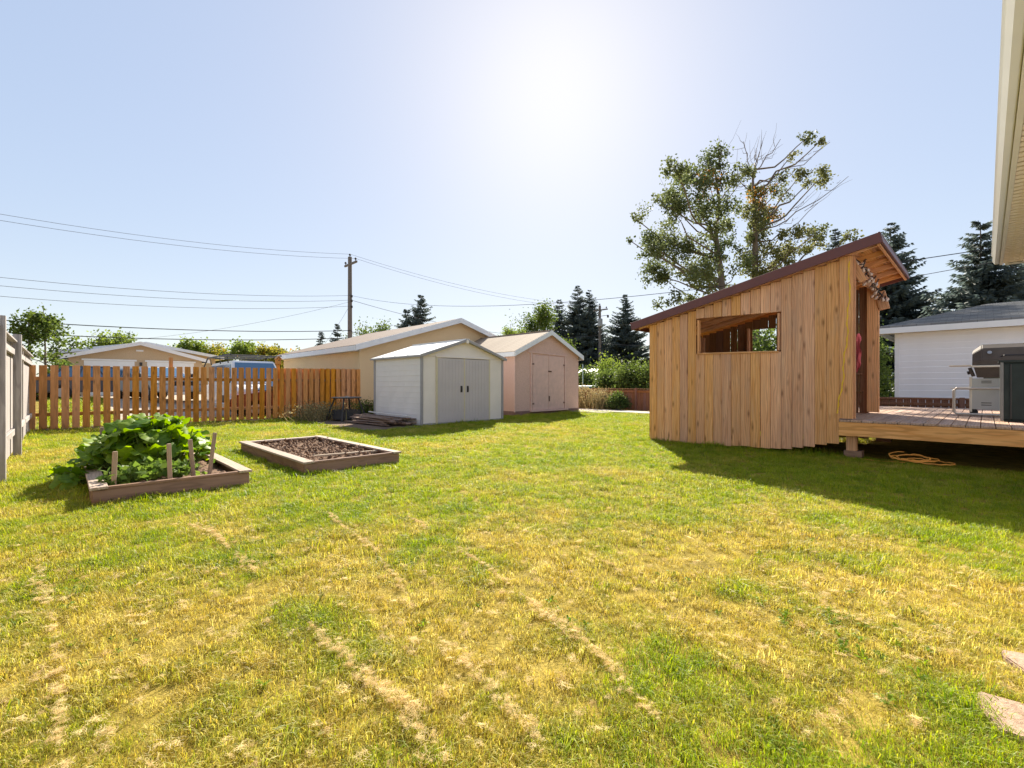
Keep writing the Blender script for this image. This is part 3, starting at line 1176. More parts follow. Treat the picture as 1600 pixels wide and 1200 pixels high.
def white_garage():
    t = thing('garage', 'white lap sided garage with grey shingle hip roof beyond the deck', 'garage', (21, -3, 0))
    L = lambda x, y, z: (x - 21, y + 3, z)
    xw, ya, yb, ze = 17.5, 1.85, -9.0, 2.80
    b = MB()
    b.box(L(21.02, (ya + yb) / 2, ze / 2), (7.0, ya - yb - .02, ze))
    b.build('wall', M['siding'], t)
    n = 15
    for k in range(n):
        z = .2 + (k + .5) * (ze - .3) / n
        box('siding_board', L(xw - .008, (ya + yb) / 2, z), (.02, ya - yb - .16, (ze - .3) / n + .006), M['siding'], t, rot=(0, R(-6.0), 0), bev=.002)
    box('corner_trim', L(xw - .012, ya - .04, ze / 2), (.04, .1, ze), M['white'], t)
    box('foundation', L(xw - .004, (ya + yb) / 2, .1), (.06, ya - yb, .2), M['concrete'], t)
    # hip roof
    ov = .35
    x0, x1 = xw - ov, 24.5 + ov
    y0, y1 = ya + ov, yb - ov
    zr, zo = 3.70, ze + .02
    xm = (x0 + x1) / 2
    hy = 2.3
    A, B, C_, D = (x0, y0, zo), (x1, y0, zo), (x1, y1, zo), (x0, y1, zo)
    E, F_ = (xm, y0 - hy, zr), (xm, y1 + hy, zr)
    for poly in ((A, D, F_, E), (A, E, B), (B, E, F_, C_), (D, C_, F_)):
        bb = MB()
        bb.prism([L(*p) for p in poly], (0, 0, .05))
        bb.build('roof', M['roof_grey'], t)
    # lapped shingle courses on the slope that faces the yard
    ncourse = 22
    for k in range(ncourse):
        f0, f1 = k / ncourse, (k + 1.25) / ncourse
        f1 = min(f1, 1)

        def pt(fa, end):
            P = Vector(A if end == 0 else D).lerp(Vector(E if end == 0 else F_), fa)
            return Vector(L(*P))
        lift0, lift1 = Vector((0, 0, .082)), Vector((0, 0, .064))
        bb = MB()
        q = [pt(f0, 0), pt(f0, 1), pt(f1, 1), pt(f1, 0)]
        bb.add([q[0] + lift0, q[1] + lift0, q[2] + lift1, q[3] + lift1, q[0] + Vector((0, 0, .052)), q[1] + Vector((0, 0, .052))],
               [(0, 1, 2, 3), (4, 5, 1, 0)])
        bb.build('shingle_course', M['roof_grey'], t)
    b = MB()
    b.box(L(x0 - .015, (y0 + y1) / 2, zo - .06), (.03, y0 - y1 + .03, .16))
    b.box(L(xm, y0 + .015, zo - .06), (x1 - x0, .03, .16))
    b.build('fascia', M['white'], t)
    b = MB()
    b.box(L(x0 + ov / 2, (y0 + y1) / 2, zo - .13), (ov - .02, y0 - y1 - .06, .012))
    b.build('soffit', M['soffit'], t)
    # window behind the grill
    w = box('window', L(xw - .03, -.35, 1.72), (.05, .95, 1.1), M['white'], t)
    box('pane', (-.028, 0, .2), (.01, .78, .4), M['winglass'], w, bev=0)
    box('pane', (-.028, 0, -.25), (.01, .78, .42), M['winglass'], w, bev=0)


white_garage()


def far_garage():
    t = thing('garage', 'low beige double garage with two white doors across the lane', 'garage', (3.33, 40, .55))
    gable_walls(t, -3.2, 3.2, -4, 4, 0, 2.26, 3.15, M['beige_far'])
    gable_roof(t, -3.2, 3.2, -4, 4, 2.28, 3.17, .06, M['roof_far'], M['fascia'], .35, .18)
    for a, c in ((-2.5, -.25), (.35, 2.75)):
        d = box('garage_door', ((a + c) / 2, -4.02, 1.02), (c - a, .05, 2.04), M['white'], t)
        for k in range(4):
            box('door_panel', (0, -.03, -.76 + k * .505), (c - a - .12, .02, .47), M['white'], d)
        box('door_frame', ((a + c) / 2, -4.03, 2.1), (c - a + .2, .07, .1), M['white'], t)
    box('vent', (0, -4.01, 2.72), (.35, .04, .1), M['fascia'], t)
    box('lamp', (0.05, -4.06, 1.9), (.12, .12, .2), M['dark'], t)


far_garage()


def grey_roof_house():
    t = thing('garage', 'low garage with long grey roof just behind the beige double garage', 'garage', (4.3, 47, .55))
    gable_walls(t, -4.4, 4.4, -4, 4, 0, 2.85, 3.65, M['beige_far'])
    gable_roof(t, -4.4, 4.4, -4, 4, 2.87, 3.67, .06, M['roof_far'], M['fascia'], .5, .18)


grey_roof_house()


def green_shed():
    t = thing('garden_shed', 'small pale green shed with pale roof beyond the red brown fence', 'shed', (33.2, 23.5, 0))
    gable_walls(t, -1.6, 1.6, -1.5, 1.5, 0, 1.75, 2.5, M['green_shed'])
    gable_roof(t, -1.6, 1.6, -1.5, 1.5, 1.77, 2.52, .05, M['shed_roof'], M['white'], .15, .1)
    for k in range(9):
        box('batten', (-1.62, -1.3 + k * .32, .9), (.03, .04, 1.7), M['green_shed'], t)


green_shed()


def trampoline():
    t = thing('trampoline', 'blue trampoline with pale safety poles behind the red brown fence', 'trampoline', (22.9, 16.6, 0))
    b = MB()
    n = 20
    for k in range(n):
        a, c = 2 * math.pi * k / n, 2 * math.pi * (k + 1) / n
        q = []
        for ang in (a, c):
            q += [(1.15 * math.cos(ang), 1.15 * math.sin(ang)), (.9 * math.cos(ang), .9 * math.sin(ang))]
        b.add([(q[0][0], q[0][1], 1.12), (q[1][0], q[1][1], 1.14), (q[3][0], q[3][1], 1.14), (q[2][0], q[2][1], 1.12),
               (q[0][0], q[0][1], 1.0), (q[2][0], q[2][1], 1.0)], [(0, 1, 2, 3), (4, 0, 3, 5)])
    b.build('pad', M['blue'], t)
    b = MB()
    b.add([(.9 * math.cos(2 * math.pi * k / n), .9 * math.sin(2 * math.pi * k / n), 1.11) for k in range(n)], [tuple(range(n))])
    b.build('mat', M['black'], t)
    for k in range(4):
        a = .6 + k * math.pi / 2
        m_ = MB()
        m_.tube([(1.12 * math.cos(a), 1.12 * math.sin(a), 0), (1.12 * math.cos(a), 1.12 * math.sin(a), 1.05)], .025, 6)
        m_.build('leg', M['paleblue'], t)
    for k in range(2):
        a = 2.4 + k * .9
        m_ = MB()
        m_.tube([(1.17 * math.cos(a), 1.17 * math.sin(a), .9), (1.17 * math.cos(a), 1.17 * math.sin(a), 2.4)], .03, 6)
        m_.build('safety_pole', M['paleblue'], t)


trampoline()


# ------------------------------------------------------------------ poles and wires
def utility_pole(x, y, zb, h, label, transformer=False):
    t = thing('utility_pole', label, 'utility pole', (x, y, zb), 'utility poles along the back lane')
    b = MB()
    b.tube([(0, 0, -.5), (0, 0, h)], [.19, .145], 10)
    b.build('post', M['pole'], t)
    # the crossarm is set across the lane
    box('crossarm', (0, -.13, h - .55), (.12, 2.0, .14), M['pole'], t)
    for yy, z in ((-.95, h - .48), (.75, h - .48), (0, h)):
        b = MB()
        b.lathe([(.03, 0), (.03, .1), (.08, .12), (.09, .18), (.05, .24)], (0, yy, z), 8)
        b.build('insulator', M['dark'], t)
    for z in (h - 3.0, h - 3.35, h - 3.8):
        b = MB()
        b.box((.05, -.18, z), (.12, .12, .16))
        b.build('bracket', M['dark'], t)
    if transformer:
        b = MB()
        b.lathe([(.26, 0), (.28, .05), (.28, .85), (.24, .95), (.1, .98)], (-.3, -.28, h - 2.6), 12)
        b.build('transformer', M['transformer'], t)
        b = MB()
        b.tube([(0, -.1, h - 1.3), (.4, -.9, h - 1.2)], .03, 6)
        b.box((.4, -.9, h - 1.35), (.12, .2, .3))
        b.build('cutout_arm', M['dark'], t)


utility_pole(15.6, 33.7, .4, 10.5, 'tall wooden utility pole with slanted crossarm behind the beige garage')
utility_pole(46.7, 32.7, .4, 10.4, 'utility pole carrying a grey transformer beside the dark spruces', True)


def pole_far():
    for x, y, h, lab in ((-1.35, 36.7, 4.6, 'thin post rising out of the leafy tree at far left'), (2.92, 70.5, 6.2, 'short thin post standing left of the beige double garage roof')):
        b = MB()
        b.tube([(0, 0, 0), (0, 0, h)], .07, 6)
        o = b.build('post', M['pole'], loc=(x, y, .5))
        o.name = 'wooden_post'
        tag(o, lab, 'post')


pole_far()


def cable(name, label, p0, p1, sag, r, mat='wire', group='wires strung from the utility poles', n=28):
    p0, p1 = Vector(p0), Vector(p1)
    pts = []
    for i in range(n + 1):
        f = i / n
        p = p0.lerp(p1, f)
        p.z -= sag * 4 * f * (1 - f)
        pts.append(p - p0)
    b = MB()
    b.tube(pts, r, 5)
    o = b.build(name, M[mat], loc=p0)
    tag(o, label, 'wire', group)
    return o


PX, PY, PT = 15.6, 33.7, 10.9
cable('power_line', 'uppermost thin wire running from the left edge to the pole top', (PX, PY, PT + .22), (-21, PY, PT + .1), 1.5, .010, 'wire_thin')
cable('power_line', 'second thin wire from the top, reaching the near end of the crossarm', (PX, PY - .95, PT - .3), (-21, PY - .95, PT - .35), 1.55, .010, 'wire_thin')
for k, (dz, lab) in enumerate(((-2.95, 'highest of the three grey wires meeting the pole at mid height'), (-3.3, 'middle one of the three grey wires meeting the pole at mid height'), (-3.75, 'lowest of the three grey wires meeting the pole at mid height'))):
    cable('power_line', lab, (PX, PY - .2, PT + dz), (-21, PY - .2, PT + dz - .15), 1.45 + .06 * k, .011, 'wire_thin')
cable('telephone_cable', 'upper of the two thick black cables crossing the sky at left', (PX, PY - .2, PT - 5.6), (-21, PY - .2, PT - 5.3), 1.1, .024)
cable('telephone_cable', 'lower of the two thick black cables, just above the garage roofs', (PX, PY - .2, PT - 6.15), (-21, PY - .2, PT - 5.95), 1.1, .024)
# between the two poles
cable('power_line', 'thin high wire sloping down right from the pole top', (PX, PY, PT + .22), (46.7, 32.7, PT), .9, .010, 'wire_thin')
cable('power_line', 'thin wire sloping right from the crossarm to the farther pole', (PX, PY - .95, PT - .3), (46.7, 31.8, PT - .5), .95, .010, 'wire_thin')
cable('telephone_cable', 'black cable dropping right from the pole behind the garage ridge', (PX, PY - .2, PT - 5.7), (46.7, 32.5, 5.6), 1.0, .024)
cable('telephone_cable', 'lowest black cable right of the pole, with a splice near the pole', (PX, PY - .2, PT - 6.2), (46.7, 32.5, 5.0), 1.0, .024)
cable('power_line', 'grey wire sagging right from mid pole to the transformer pole', (PX, PY - .2, PT - 3.3), (46.7, 32.5, 7.2), 1.2, .016, 'wire_thin')
# service drops
cable('service_wire', 'twisted black service wire sweeping across the sky to the house eave', (PX, PY - .2, PT - 2.95), (13, -2.2, 3.9), 1.1, .009)
cable('service_wire', 'thin pale wire sloping down left from the pole to the far trees', (PX, PY - .2, PT - 3.4), (1.5, 46, 4.3), .5, .009, 'wire_thin')
cable('service_wire', 'short wire dropping left from the pole towards the beige garage roof', (PX, PY - .2, PT - 3.5), (11.5, 29.5, 3.2), .2, .009, 'wire_thin')
cable('service_wire', 'lower black wire passing the big spruce towards the house eave', (46.7, 32.7, 8.2), (13, -2.2, 3.75), .25, .008)
cable('service_wire', 'pale wire crossing in front of the spruces right of the transformer pole', (46.7, 32.7, 6.2), (62, 8, 6.0), .6, .02, 'wire_thin')


# ------------------------------------------------------------------ trees
def tubes_np(segs, n=5):
    """segs: list of (p0, p1, r0, r1) -> verts, faces"""
    b = MB()
    for p0, p1, r0, r1 in segs:
        b.tube([p0, p1], [r0, r1], n, False)
    return b


def leaf_quads(P, size, rg, up=.35):
    """rhombic leaves at points P (n,3)"""
    n = len(P)
    d = rg.normal(size=(n, 3))
    d[:, 2] -= .25
    d /= np.linalg.norm(d, axis=1, keepdims=True)
    a = rg.normal(size=(n, 3))
    a[:, 2] += up
    s = np.cross(d, a)
    s /= np.linalg.norm(s, axis=1, keepdims=True) + 1e-9
    sz = (size * rg.uniform(.6, 1.3, n))[:, None]
    return np.stack([P, P + d * sz * .5 + s * sz * .38, P + d * sz, P + d * sz * .5 - s * sz * .38], 1)


def grow(rg, p, d, length, r, depth, segs, tips, up=.12, spread=.6, kids=3, bend=.18):
    """recursive limbs; tips collect (point, depth)"""
    n = 3
    for i in range(n):
        q = p + d * length / n
        r1 = r * (1 - .25 * (i + 1) / n)
        segs.append((tuple(p), tuple(q), r * (1 - .25 * i / n), r1))
        p = q
        d = d + rg.normal(size=3) * bend
        d[2] += up
        d /= np.linalg.norm(d)
        if depth <= 1:
            tips.append(p.copy())
        if depth > 0 and i < n - 1 and rg.random() < .75:
            nd = d + rg.normal(size=3) * spread
            nd /= np.linalg.norm(nd)
            grow(rg, p.copy(), nd, length * rg.uniform(.5, .75), r1 * .6, depth - 1, segs, tips, up, spread, kids, bend)
    if depth > 0:
        for k in range(kids):
            nd = d + rg.normal(size=3) * spread
            nd /= np.linalg.norm(nd)
            grow(rg, p.copy(), nd, length * rg.uniform(.55, .85), r * .55, depth - 1, segs, tips, up, spread, kids, bend)


def leaf_tree(name, label, x, y, zb, h, rad, mat, seed, leaves=9000, size=.14, bare=0, trunk_frac=.3, bark='bark', cat='tree', squash=1.0, group=None, clump=.12):
    rg = np.random.default_rng(seed)
    t = thing(name, label, cat, (x, y, zb), group)
    segs, tips = [], []
    r0 = max(.02, h * .014)
    # leader with side limbs
    nlev = max(5, int(h * .9))
    p = np.array([0., 0, 0])
    lead = []
    for i in range(nlev + 1):
        lead.append(p.copy())
        p = p + np.array([rg.normal() * .02 * h / nlev * 3, rg.normal() * .02 * h / nlev * 3, h * .9 / nlev])
    for i in range(nlev):
        segs.append((tuple(lead[i]), tuple(lead[i + 1]), r0 * (1 - .85 * i / nlev), r0 * (1 - .85 * (i + 1) / nlev)))
    for i in range(nlev):
        f = (i + .5) / nlev
        if f < trunk_frac:
            continue
        g = (f - trunk_frac) / (1 - trunk_frac)
        L_ = rad * (math.sin(math.pi * min(1, .18 + g * .82)) ** .6) * .62
        for k in range(3):
            a = rg.uniform(0, 2 * math.pi)
            d = np.array([math.cos(a), math.sin(a), .35 + .5 * g])
            d /= np.linalg.norm(d)
            grow(rg, lead[i].copy(), d, L_ * rg.uniform(.7, 1.15), r0 * (1 - .8 * f) * .5, 2, segs, tips, .08, .55, 2)
    tips.append(lead[-1])
    b = tubes_np(segs, 5)
    b.build('trunk', M[bark], t, smooth=True)
    T = np.array(tips)
    T = T[T[:, 2] < h * 1.05]
    per = max(1, leaves // len(T))
    if bare:
        keep = rg.random(len(T)) > bare
        T = T[keep]
    P = np.repeat(T, per, 0)
    P = P + rg.normal(size=P.shape) * (clump * rad)
    ct = np.repeat(rg.random(len(T)), per)
    tint = np.clip(.62 * ct + .5 * rg.random(len(P)) - .06, 0, 1)
    me = quads_mesh('crown', leaf_quads(P, size, rg), M[mat], tint)
    link(bpy.data.objects.new('crown', me), t)
    return t


def bush(name, label, x, y, zb, h, rad, mat, seed, leaves=5000, size=.1, cat='shrub', group=None):
    """many-stemmed shrub: leaves in clumps spread through an uneven dome"""
    rg = np.random.default_rng(seed)
    t = thing(name, label, cat, (x, y, zb), group)
    segs = []
    C = []
    nc = 46
    for i in range(nc):
        a, u = rg.uniform(0, 2 * math.pi), rg.random() ** .5
        f = rg.uniform(.15, 1) if i > 12 else rg.uniform(.75, 1.0)
        rr_ = rad * u * (1.05 - .55 * f ** 2)
        C.append((rr_ * math.cos(a), rr_ * math.sin(a), h * f * rg.uniform(.8, 1.02) * (1 - .25 * (u if f > .6 else 0))))
    C = np.array(C)
    for c in C[:26]:
        base = np.array([c[0] * .15, c[1] * .15, 0])
        mid = base * .4 + c * .6 + rg.normal(size=3) * .05
        segs += [(tuple(base), tuple(mid), .022, .014), (tuple(mid), tuple(c), .014, .005)]
    tubes_np(segs, 4).build('stem', M['bark'], t, smooth=True)
    per = leaves // nc
    P = np.repeat(C, per, 0) + rg.normal(size=(nc * per, 3)) * np.array([.2 * rad, .2 * rad, .13 * h])
    P[:, 2] = np.abs(P[:, 2])
    tint = np.clip(np.repeat(rg.random(nc), per) * .5 + rg.random(nc * per) * .5, 0, 1)
    me = quads_mesh('crown', leaf_quads(P, size, rg), M[mat], tint)
    link(bpy.data.objects.new('crown', me), t)
    return t


def spruce(label, x, y, zb, h, rad, seed, group='spruces behind the yards', skirt=.06, dens=1.0):
    rg = np.random.default_rng(seed)
    t = thing('spruce_tree', label, 'tree', (x, y, zb), group)
    b = MB()
    b.tube([(0, 0, 0), (0, 0, h * .98)], [h * .016, .02], 7)
    b.build('trunk', M['bark_dark'], t, smooth=True)
    Q, TI = [], []
    nl = int(h * 4.6 * dens)
    for i in range(nl):
        f = skirt + (1 - skirt) * (i + rg.random()) / nl
        z = h * f
        nb = int(9 * (1 - f) + 4)
        for k in range(nb):
            a = rg.uniform(0, 2 * math.pi)
            Lb = rad * ((1 - f) ** .8) * rg.uniform(.62, 1.18) + .12
            if rg.random() < .08:
                Lb *= 1.2
            out = np.array([math.cos(a), math.sin(a), 0])
            side = np.array([-math.sin(a), math.cos(a), 0])
            droop = rg.uniform(.18, .42) * (1 - f * .9) - .12 * f
            ns = max(4, int(Lb * 6.0))
            shade = rg.random()
            s = (np.arange(ns) + .6) / ns
            px = out * (s * Lb)[:, None] + np.array([0, 0, z]) + np.array([0, 0, 1.0]) * (-(droop * s * Lb) + .22 * Lb * s ** 3)[:, None]
            for sg in (-1, 1):
                for m in range(4):
                    dirv = out * rg.uniform(.35, .9, ns)[:, None] + side * sg * rg.uniform(.5, 1, ns)[:, None] + np.array([0, 0, 1.0]) * rg.uniform(-.75, .12, ns)[:, None]
                    dirv /= np.linalg.norm(dirv, axis=1, keepdims=True)
                    tl = (.17 * Lb * (1.15 - s * .8) + .20)[:, None] * rg.uniform(.7, 1.25, ns)[:, None]
                    wv = np.cross(dirv, rg.normal(size=(ns, 3)))
                    wv /= np.linalg.norm(wv, axis=1, keepdims=True)
                    w = tl * .15
                    Q.append(np.stack([px, px + dirv * tl * .45 + wv * w, px + dirv * tl, px + dirv * tl * .45 - wv * w], 1))
                    TI.append(np.clip(shade * .5 + rg.random(ns) * .5, 0, 1))
    # leader
    V = np.concatenate(Q)
    me = quads_mesh('crown', V, M['spruce'], np.concatenate(TI))
    link(bpy.data.objects.new('crown', me), t)
    return t


# left, beyond the picket fence
leaf_tree('leafy_tree', 'bushy dark green tree behind the grey fence at far left', -.5, 28.6, .5, 4.5, 1.15, 'maple', 21, 7000, .12, trunk_frac=.06)
leaf_tree('leafy_tree', 'rounded green tree behind the left part of the double garage roof', 5.0, 71.9, .5, 6.4, 3.4, 'lime', 22, 6000, .3, trunk_frac=.25)
far = [(12.0, 72.1, 6.4, 2.9, 'lime', 'green tree at the left end of the far yellowing row'),
       (15.0, 71.5, 6.0, 2.7, 'autumn', 'orange tinged tree second from left in the far yellowing row'),
       (17.3, 70.0, 7.0, 2.7, 'lime', 'green rounded tree at the middle of the far yellowing row'),
       (19.6, 67.5, 6.0, 2.5, 'autumn', 'yellow tree behind the white van roof'),
       (20.4, 64.4, 5.6, 2.6, 'autumn', 'yellow green tree at the right end of the far row, beside the beige garage'),
       (10.0, 76.0, 5.6, 2.6, 'lime', 'pale green tree peeping over the grey garage roof')]
for i, (x, y, h, r, m, lab) in enumerate(far):
    leaf_tree('leafy_tree', lab, x, y, .5, h, r, m, 30 + i, 5000, .3, trunk_frac=.12, group='far row of trees beyond the lane')
leaf_tree('leafy_tree', 'sparse leafy treetop just right of the tall utility pole', 26.6, 50.9, .5, 7.9, 3.4, 'maple', 44, 5000, .22, trunk_frac=.3)
spruce('smallest spruce tip left of the tall utility pole', 24.0, 60.3, .5, 7.6, 1.6, 50)
spruce('small spruce tip close beside the tall utility pole', 25.6, 59.0, .5, 8.7, 1.9, 51)
spruce('pointed dark spruce above the beige garage ridge', 27.8, 42.8, .4, 10.6, 3.8, 52)
spruce('shorter spruce leaning into its taller twin above the beige garage', 26.6, 43.6, .4, 9.0, 3.2, 53)
# middle
leaf_tree('leafy_tree', 'small bright lime tree rising over the pink shed ridge', 26.6, 27.3, .3, 6.6, 1.5, 'lime', 60, 6000, .13, trunk_frac=.2)
leaf_tree('leafy_tree', 'green tree left of the dark spruces behind the pink shed', 31.2, 28.3, .4, 8.3, 2.9, 'maple', 61, 11000, .17, trunk_frac=.2)
spruce('tallest dark spruce left of the transformer pole', 47.9, 37.0, 0, 14.1, 4.31, 54)
spruce('dark spruce half hidden at the left of the spruce clump', 47.3, 39.6, 0, 12.5, 3.83, 55)
spruce('second spire of the dark spruce clump, nearest the transformer pole', 49.7, 36.4, 0, 13.7, 4.07, 56)
spruce('lone bluish spruce between the transformer pole and the shelter roof', 55.7, 34.8, 0, 13.7, 4.79, 57)
hedge = [(24.7, 17.9, 2.35, 1.3, 'tall rounded shrub left end of the hedge, next to the utility pole foot'),
         (22.3, 14.9, 2.0, 1.05, 'lower shrub at the left front of the hedge, beside the trampoline'),
         (22.0, 13.2, 2.45, 1.2, 'glossy shrub in the middle of the hedge above the red brown fence'),
         (21.8, 11.6, 2.4, 1.2, 'glossy shrub of the hedge beside the shelter corner'),
         (21.0, 9.6, 2.6, 1.3, 'hedge shrub mostly hidden behind the shelter wall')]
for i, (x, y, h, r, lab) in enumerate(hedge):
    bush('hedge_shrub', lab, x, y, 0, h, r, 'hedge', 70 + i, 7000, .12, group='hedge shrubs behind the red brown fence')
bush('background_shrub', 'pale green shrub behind the hedge at the utility pole foot', 31.5, 21.5, 0, 3.3, 1.9, 'lime', 79, 6000, .14)
bush('background_shrub', 'lilac shrub seen through both windows of the shelter', 15.5, 5.0, 0, 3.0, 1.5, 'hedge', 80, 9000, .11)
bush('background_shrub', 'tall leafy shrub between the shelter post and the white garage', 22.6, 3.5, 0, 3.6, 1.25, 'hedge', 81, 8000, .11)
bush('background_shrub', 'small shrub behind the shelter and the tall leafy shrub', 26.5, 4.6, 0, 3.0, 1.5, 'lime', 82, 5000, .13)


def poplar(label, x, y, clumps, bare, trunk, seed, mat, turning, lpc=560, size=.18):
    """old poplar: a forked stem, ascending limbs that each end in a loose bunch of leaves, dead twigs above.
    clumps: (offset across, height, radius); trunk: stem points (offset, height)"""
    rg = np.random.default_rng(seed)
    t = thing('poplar_tree', label, 'tree', (x, y, 0), 'pair of old poplars behind the shelter')
    ac = np.array([fy, -fx, 0.])      # across
    dp = np.array([fx, fy, 0.])       # in depth
    segs = []
    st = [ac * u + dp * rg.normal() * .15 + np.array([0, 0, z]) for u, z in trunk]
    for i in range(len(st) - 1):
        f0, f1 = i / (len(st) - 1), (i + 1) / (len(st) - 1)
        segs.append((st[i], st[i + 1], .34 * (1 - .82 * f0), .34 * (1 - .82 * f1)))
    zs = np.array([p[2] for p in st])

    def stem_at(z):
        return np.array([np.interp(z, zs, [p[k] for p in st]) for k in range(3)])

    def limb(a, c, r, n=4, wob=.12):
        prev = a
        ln = np.linalg.norm(c - a)
        for k in range(1, n + 1):
            f = k / n
            q = a + (c - a) * f + rg.normal(size=3) * wob * ln * (1 - f) * .4
            q[2] += .10 * ln * math.sin(math.pi * f) * -.6
            segs.append((prev, q, r * (1 - .7 * (k - 1) / n), r * (1 - .7 * k / n)))
            prev = q
        return prev

    def twigs(c, rad, n, r):
        for k in range(n):
            d = rg.normal(size=3)
            d[2] = abs(d[2]) * .8
            d /= np.linalg.norm(d)
            limb(c - d * rad * .2, c + d * rad * rg.uniform(.7, 1.2), r, 3, .2)
    L, T = [], []
    for (u, z, rad, *fl) in clumps:
        c = ac * u + dp * rg.normal() * min(2.2, .7 + abs(u) * .45) + np.array([0, 0, z])
        z0 = max(zs[0] + 3, min(zs[-1] - .2, z - .55 * abs(u) - rg.uniform(.4, 1.6)))
        limb(stem_at(z0), c, .035 + .012 * min(abs(u), 5), 5)
        twigs(c, rad, 5, .014)
        n = int(lpc * (rad / .8) ** 2)
        sub = rg.normal(size=(9, 3)) * rad * np.array([.52, .52, .42])
        P = c + sub[rg.integers(0, 9, n)] + rg.normal(size=(n, 3)) * rad * .26
        L.append(P)
        base = rg.random() * .55
        tt = np.clip(base + .36 * rg.random(n), 0, .8)
        if fl:
            tt = np.clip(.72 + .28 * rg.random(n), 0, 1)
        T.append(tt)
    for (u, z) in bare:
        tip = ac * u + dp * rg.normal() * .8 + np.array([0, 0, z])
        z0 = min(zs[-1], z - 1.2 - abs(u) * .4)
        a = stem_at(z0)
        limb(a, tip, .05, 6, .16)
        for k in range(7):
            f = rg.uniform(.35, .95)
            p = a + (tip - a) * f
            d = (tip - a) / np.linalg.norm(tip - a) + rg.normal(size=3) * .55
            limb(p, p + d * rg.uniform(.5, 1.3), .018, 3, .2)
    b = MB()
    for p0, p1, r0, r1 in segs:
        b.tube([p0, p1], [r0, r1], 6 if r0 > .08 else 4, False)
    b.build('trunk', M['bark'], t, smooth=True)
    P = np.concatenate(L)
    me = quads_mesh('crown', leaf_quads(P, size, rg), M[mat], np.concatenate(T))
    link(bpy.data.objects.new('crown', me), t)


def sky_clumps(px0, depth, pts):
    """heights and widths read off as angles, turned into metres at the tree's distance"""
    k = depth / 720.0
    return [((p[0] - px0) * k, 1.2 + (601 - p[1]) * k, p[2] * k * 1.05) + tuple(p[3:]) for p in pts]


poplar('left old poplar of the pair, thickly leaved down to the shelter roof', 33.6, 13.4,
       sky_clumps(1122, 33, [(1090, 250, 12), (1105, 258, 20), (1080, 275, 14), (1125, 262, 14), (1125, 290, 16), (1100, 290, 18, 1), (1142, 290, 12), (1020, 310, 16), (1010, 325, 10),
                             (1045, 315, 22), (1075, 320, 24), (1035, 340, 20), (1060, 350, 24), (1095, 335, 20), (1130, 325, 16), (1025, 370, 18), (1050, 380, 24), (1080, 375, 22),
                             (1110, 365, 14), (1015, 395, 12), (1045, 405, 22), (1060, 420, 18), (1090, 410, 20), (1110, 400, 14), (1145, 340, 14), (1150, 370, 14), (1070, 440, 20),
                             (1095, 440, 18), (1060, 465, 12), (1085, 465, 16), (1130, 440, 12), (1150, 420, 12), (1135, 400, 10), (1040, 300, 8), (998, 358, 6), (1040, 470, 8), (1085, 500, 18), (1115, 500, 16), (1140, 480, 14)]),
       [(-.2, 17.6), (1.2, 16.0), (-3.6, 15.2)], [(0, 0), (.35, 5), (.3, 9), (-.1, 12), (.1, 14.2), (-.1, 16.2)], 101, 'poplar', 0)
poplar('right old poplar of the pair, with bare twigs at its top', 36.6, 11.8,
       sky_clumps(1182, 34, [(1262, 215, 10), (1250, 235, 7), (1268, 232, 8), (1250, 275, 14), (1270, 285, 14), (1235, 285, 12), (1288, 270, 8), (1210, 285, 9), (1190, 290, 11), (1205, 305, 14, 1),
                             (1180, 310, 13, 1), (1215, 325, 14, 1), (1195, 335, 15), (1165, 330, 12), (1170, 350, 14), (1205, 350, 16), (1180, 370, 13), (1215, 370, 10), (1200, 380, 15), (1225, 385, 16),
                             (1165, 395, 14), (1185, 400, 10), (1210, 405, 14), (1240, 385, 12), (1255, 375, 10), (1270, 365, 10), (1260, 395, 12), (1245, 400, 10), (1170, 425, 12),
                             (1195, 425, 14), (1220, 415, 10), (1290, 375, 10), (1280, 390, 10), (1190, 455, 14), (1160, 450, 12), (1215, 440, 12)]),
       [(-.9, 19.2), (.3, 18.9), (1.8, 19.3), (-1.6, 17.0), (5.6, 19.2), (5.9, 16.0), (5.2, 15.0), (-.2, 18.4), (3.6, 17.6)], [(0, 0), (.1, 6), (0, 10), (-.15, 13), (-.25, 15.5), (-.2, 16.8)], 102, 'poplar_turning', 1)

spruce('spruce tip showing over the upper part of the shelter roof', 54.0, 10.2, 0, 16.4, 3.6, 110)
spruce('broad spruce directly behind the high end of the shelter roof', 44.8, 5.0, 0, 13.4, 4.6, 111)
spruce('lower spruce between the shelter and the white garage', 54, 3.4, 0, 8.8, 3.4, 112)
spruce('large spruce overhanging the white garage roof at the right edge', 37.5, .2, 0, 10.6, 4.0, 113)
spruce('second large spruce at the right edge, half behind the house eave', 40.5, -2.6, 0, 10.4, 4.2, 114)
spruce('spruce tip behind the shelter ridge, second from the poplars', 59.3, 9.0, 0, 14.6, 3.4, 115)


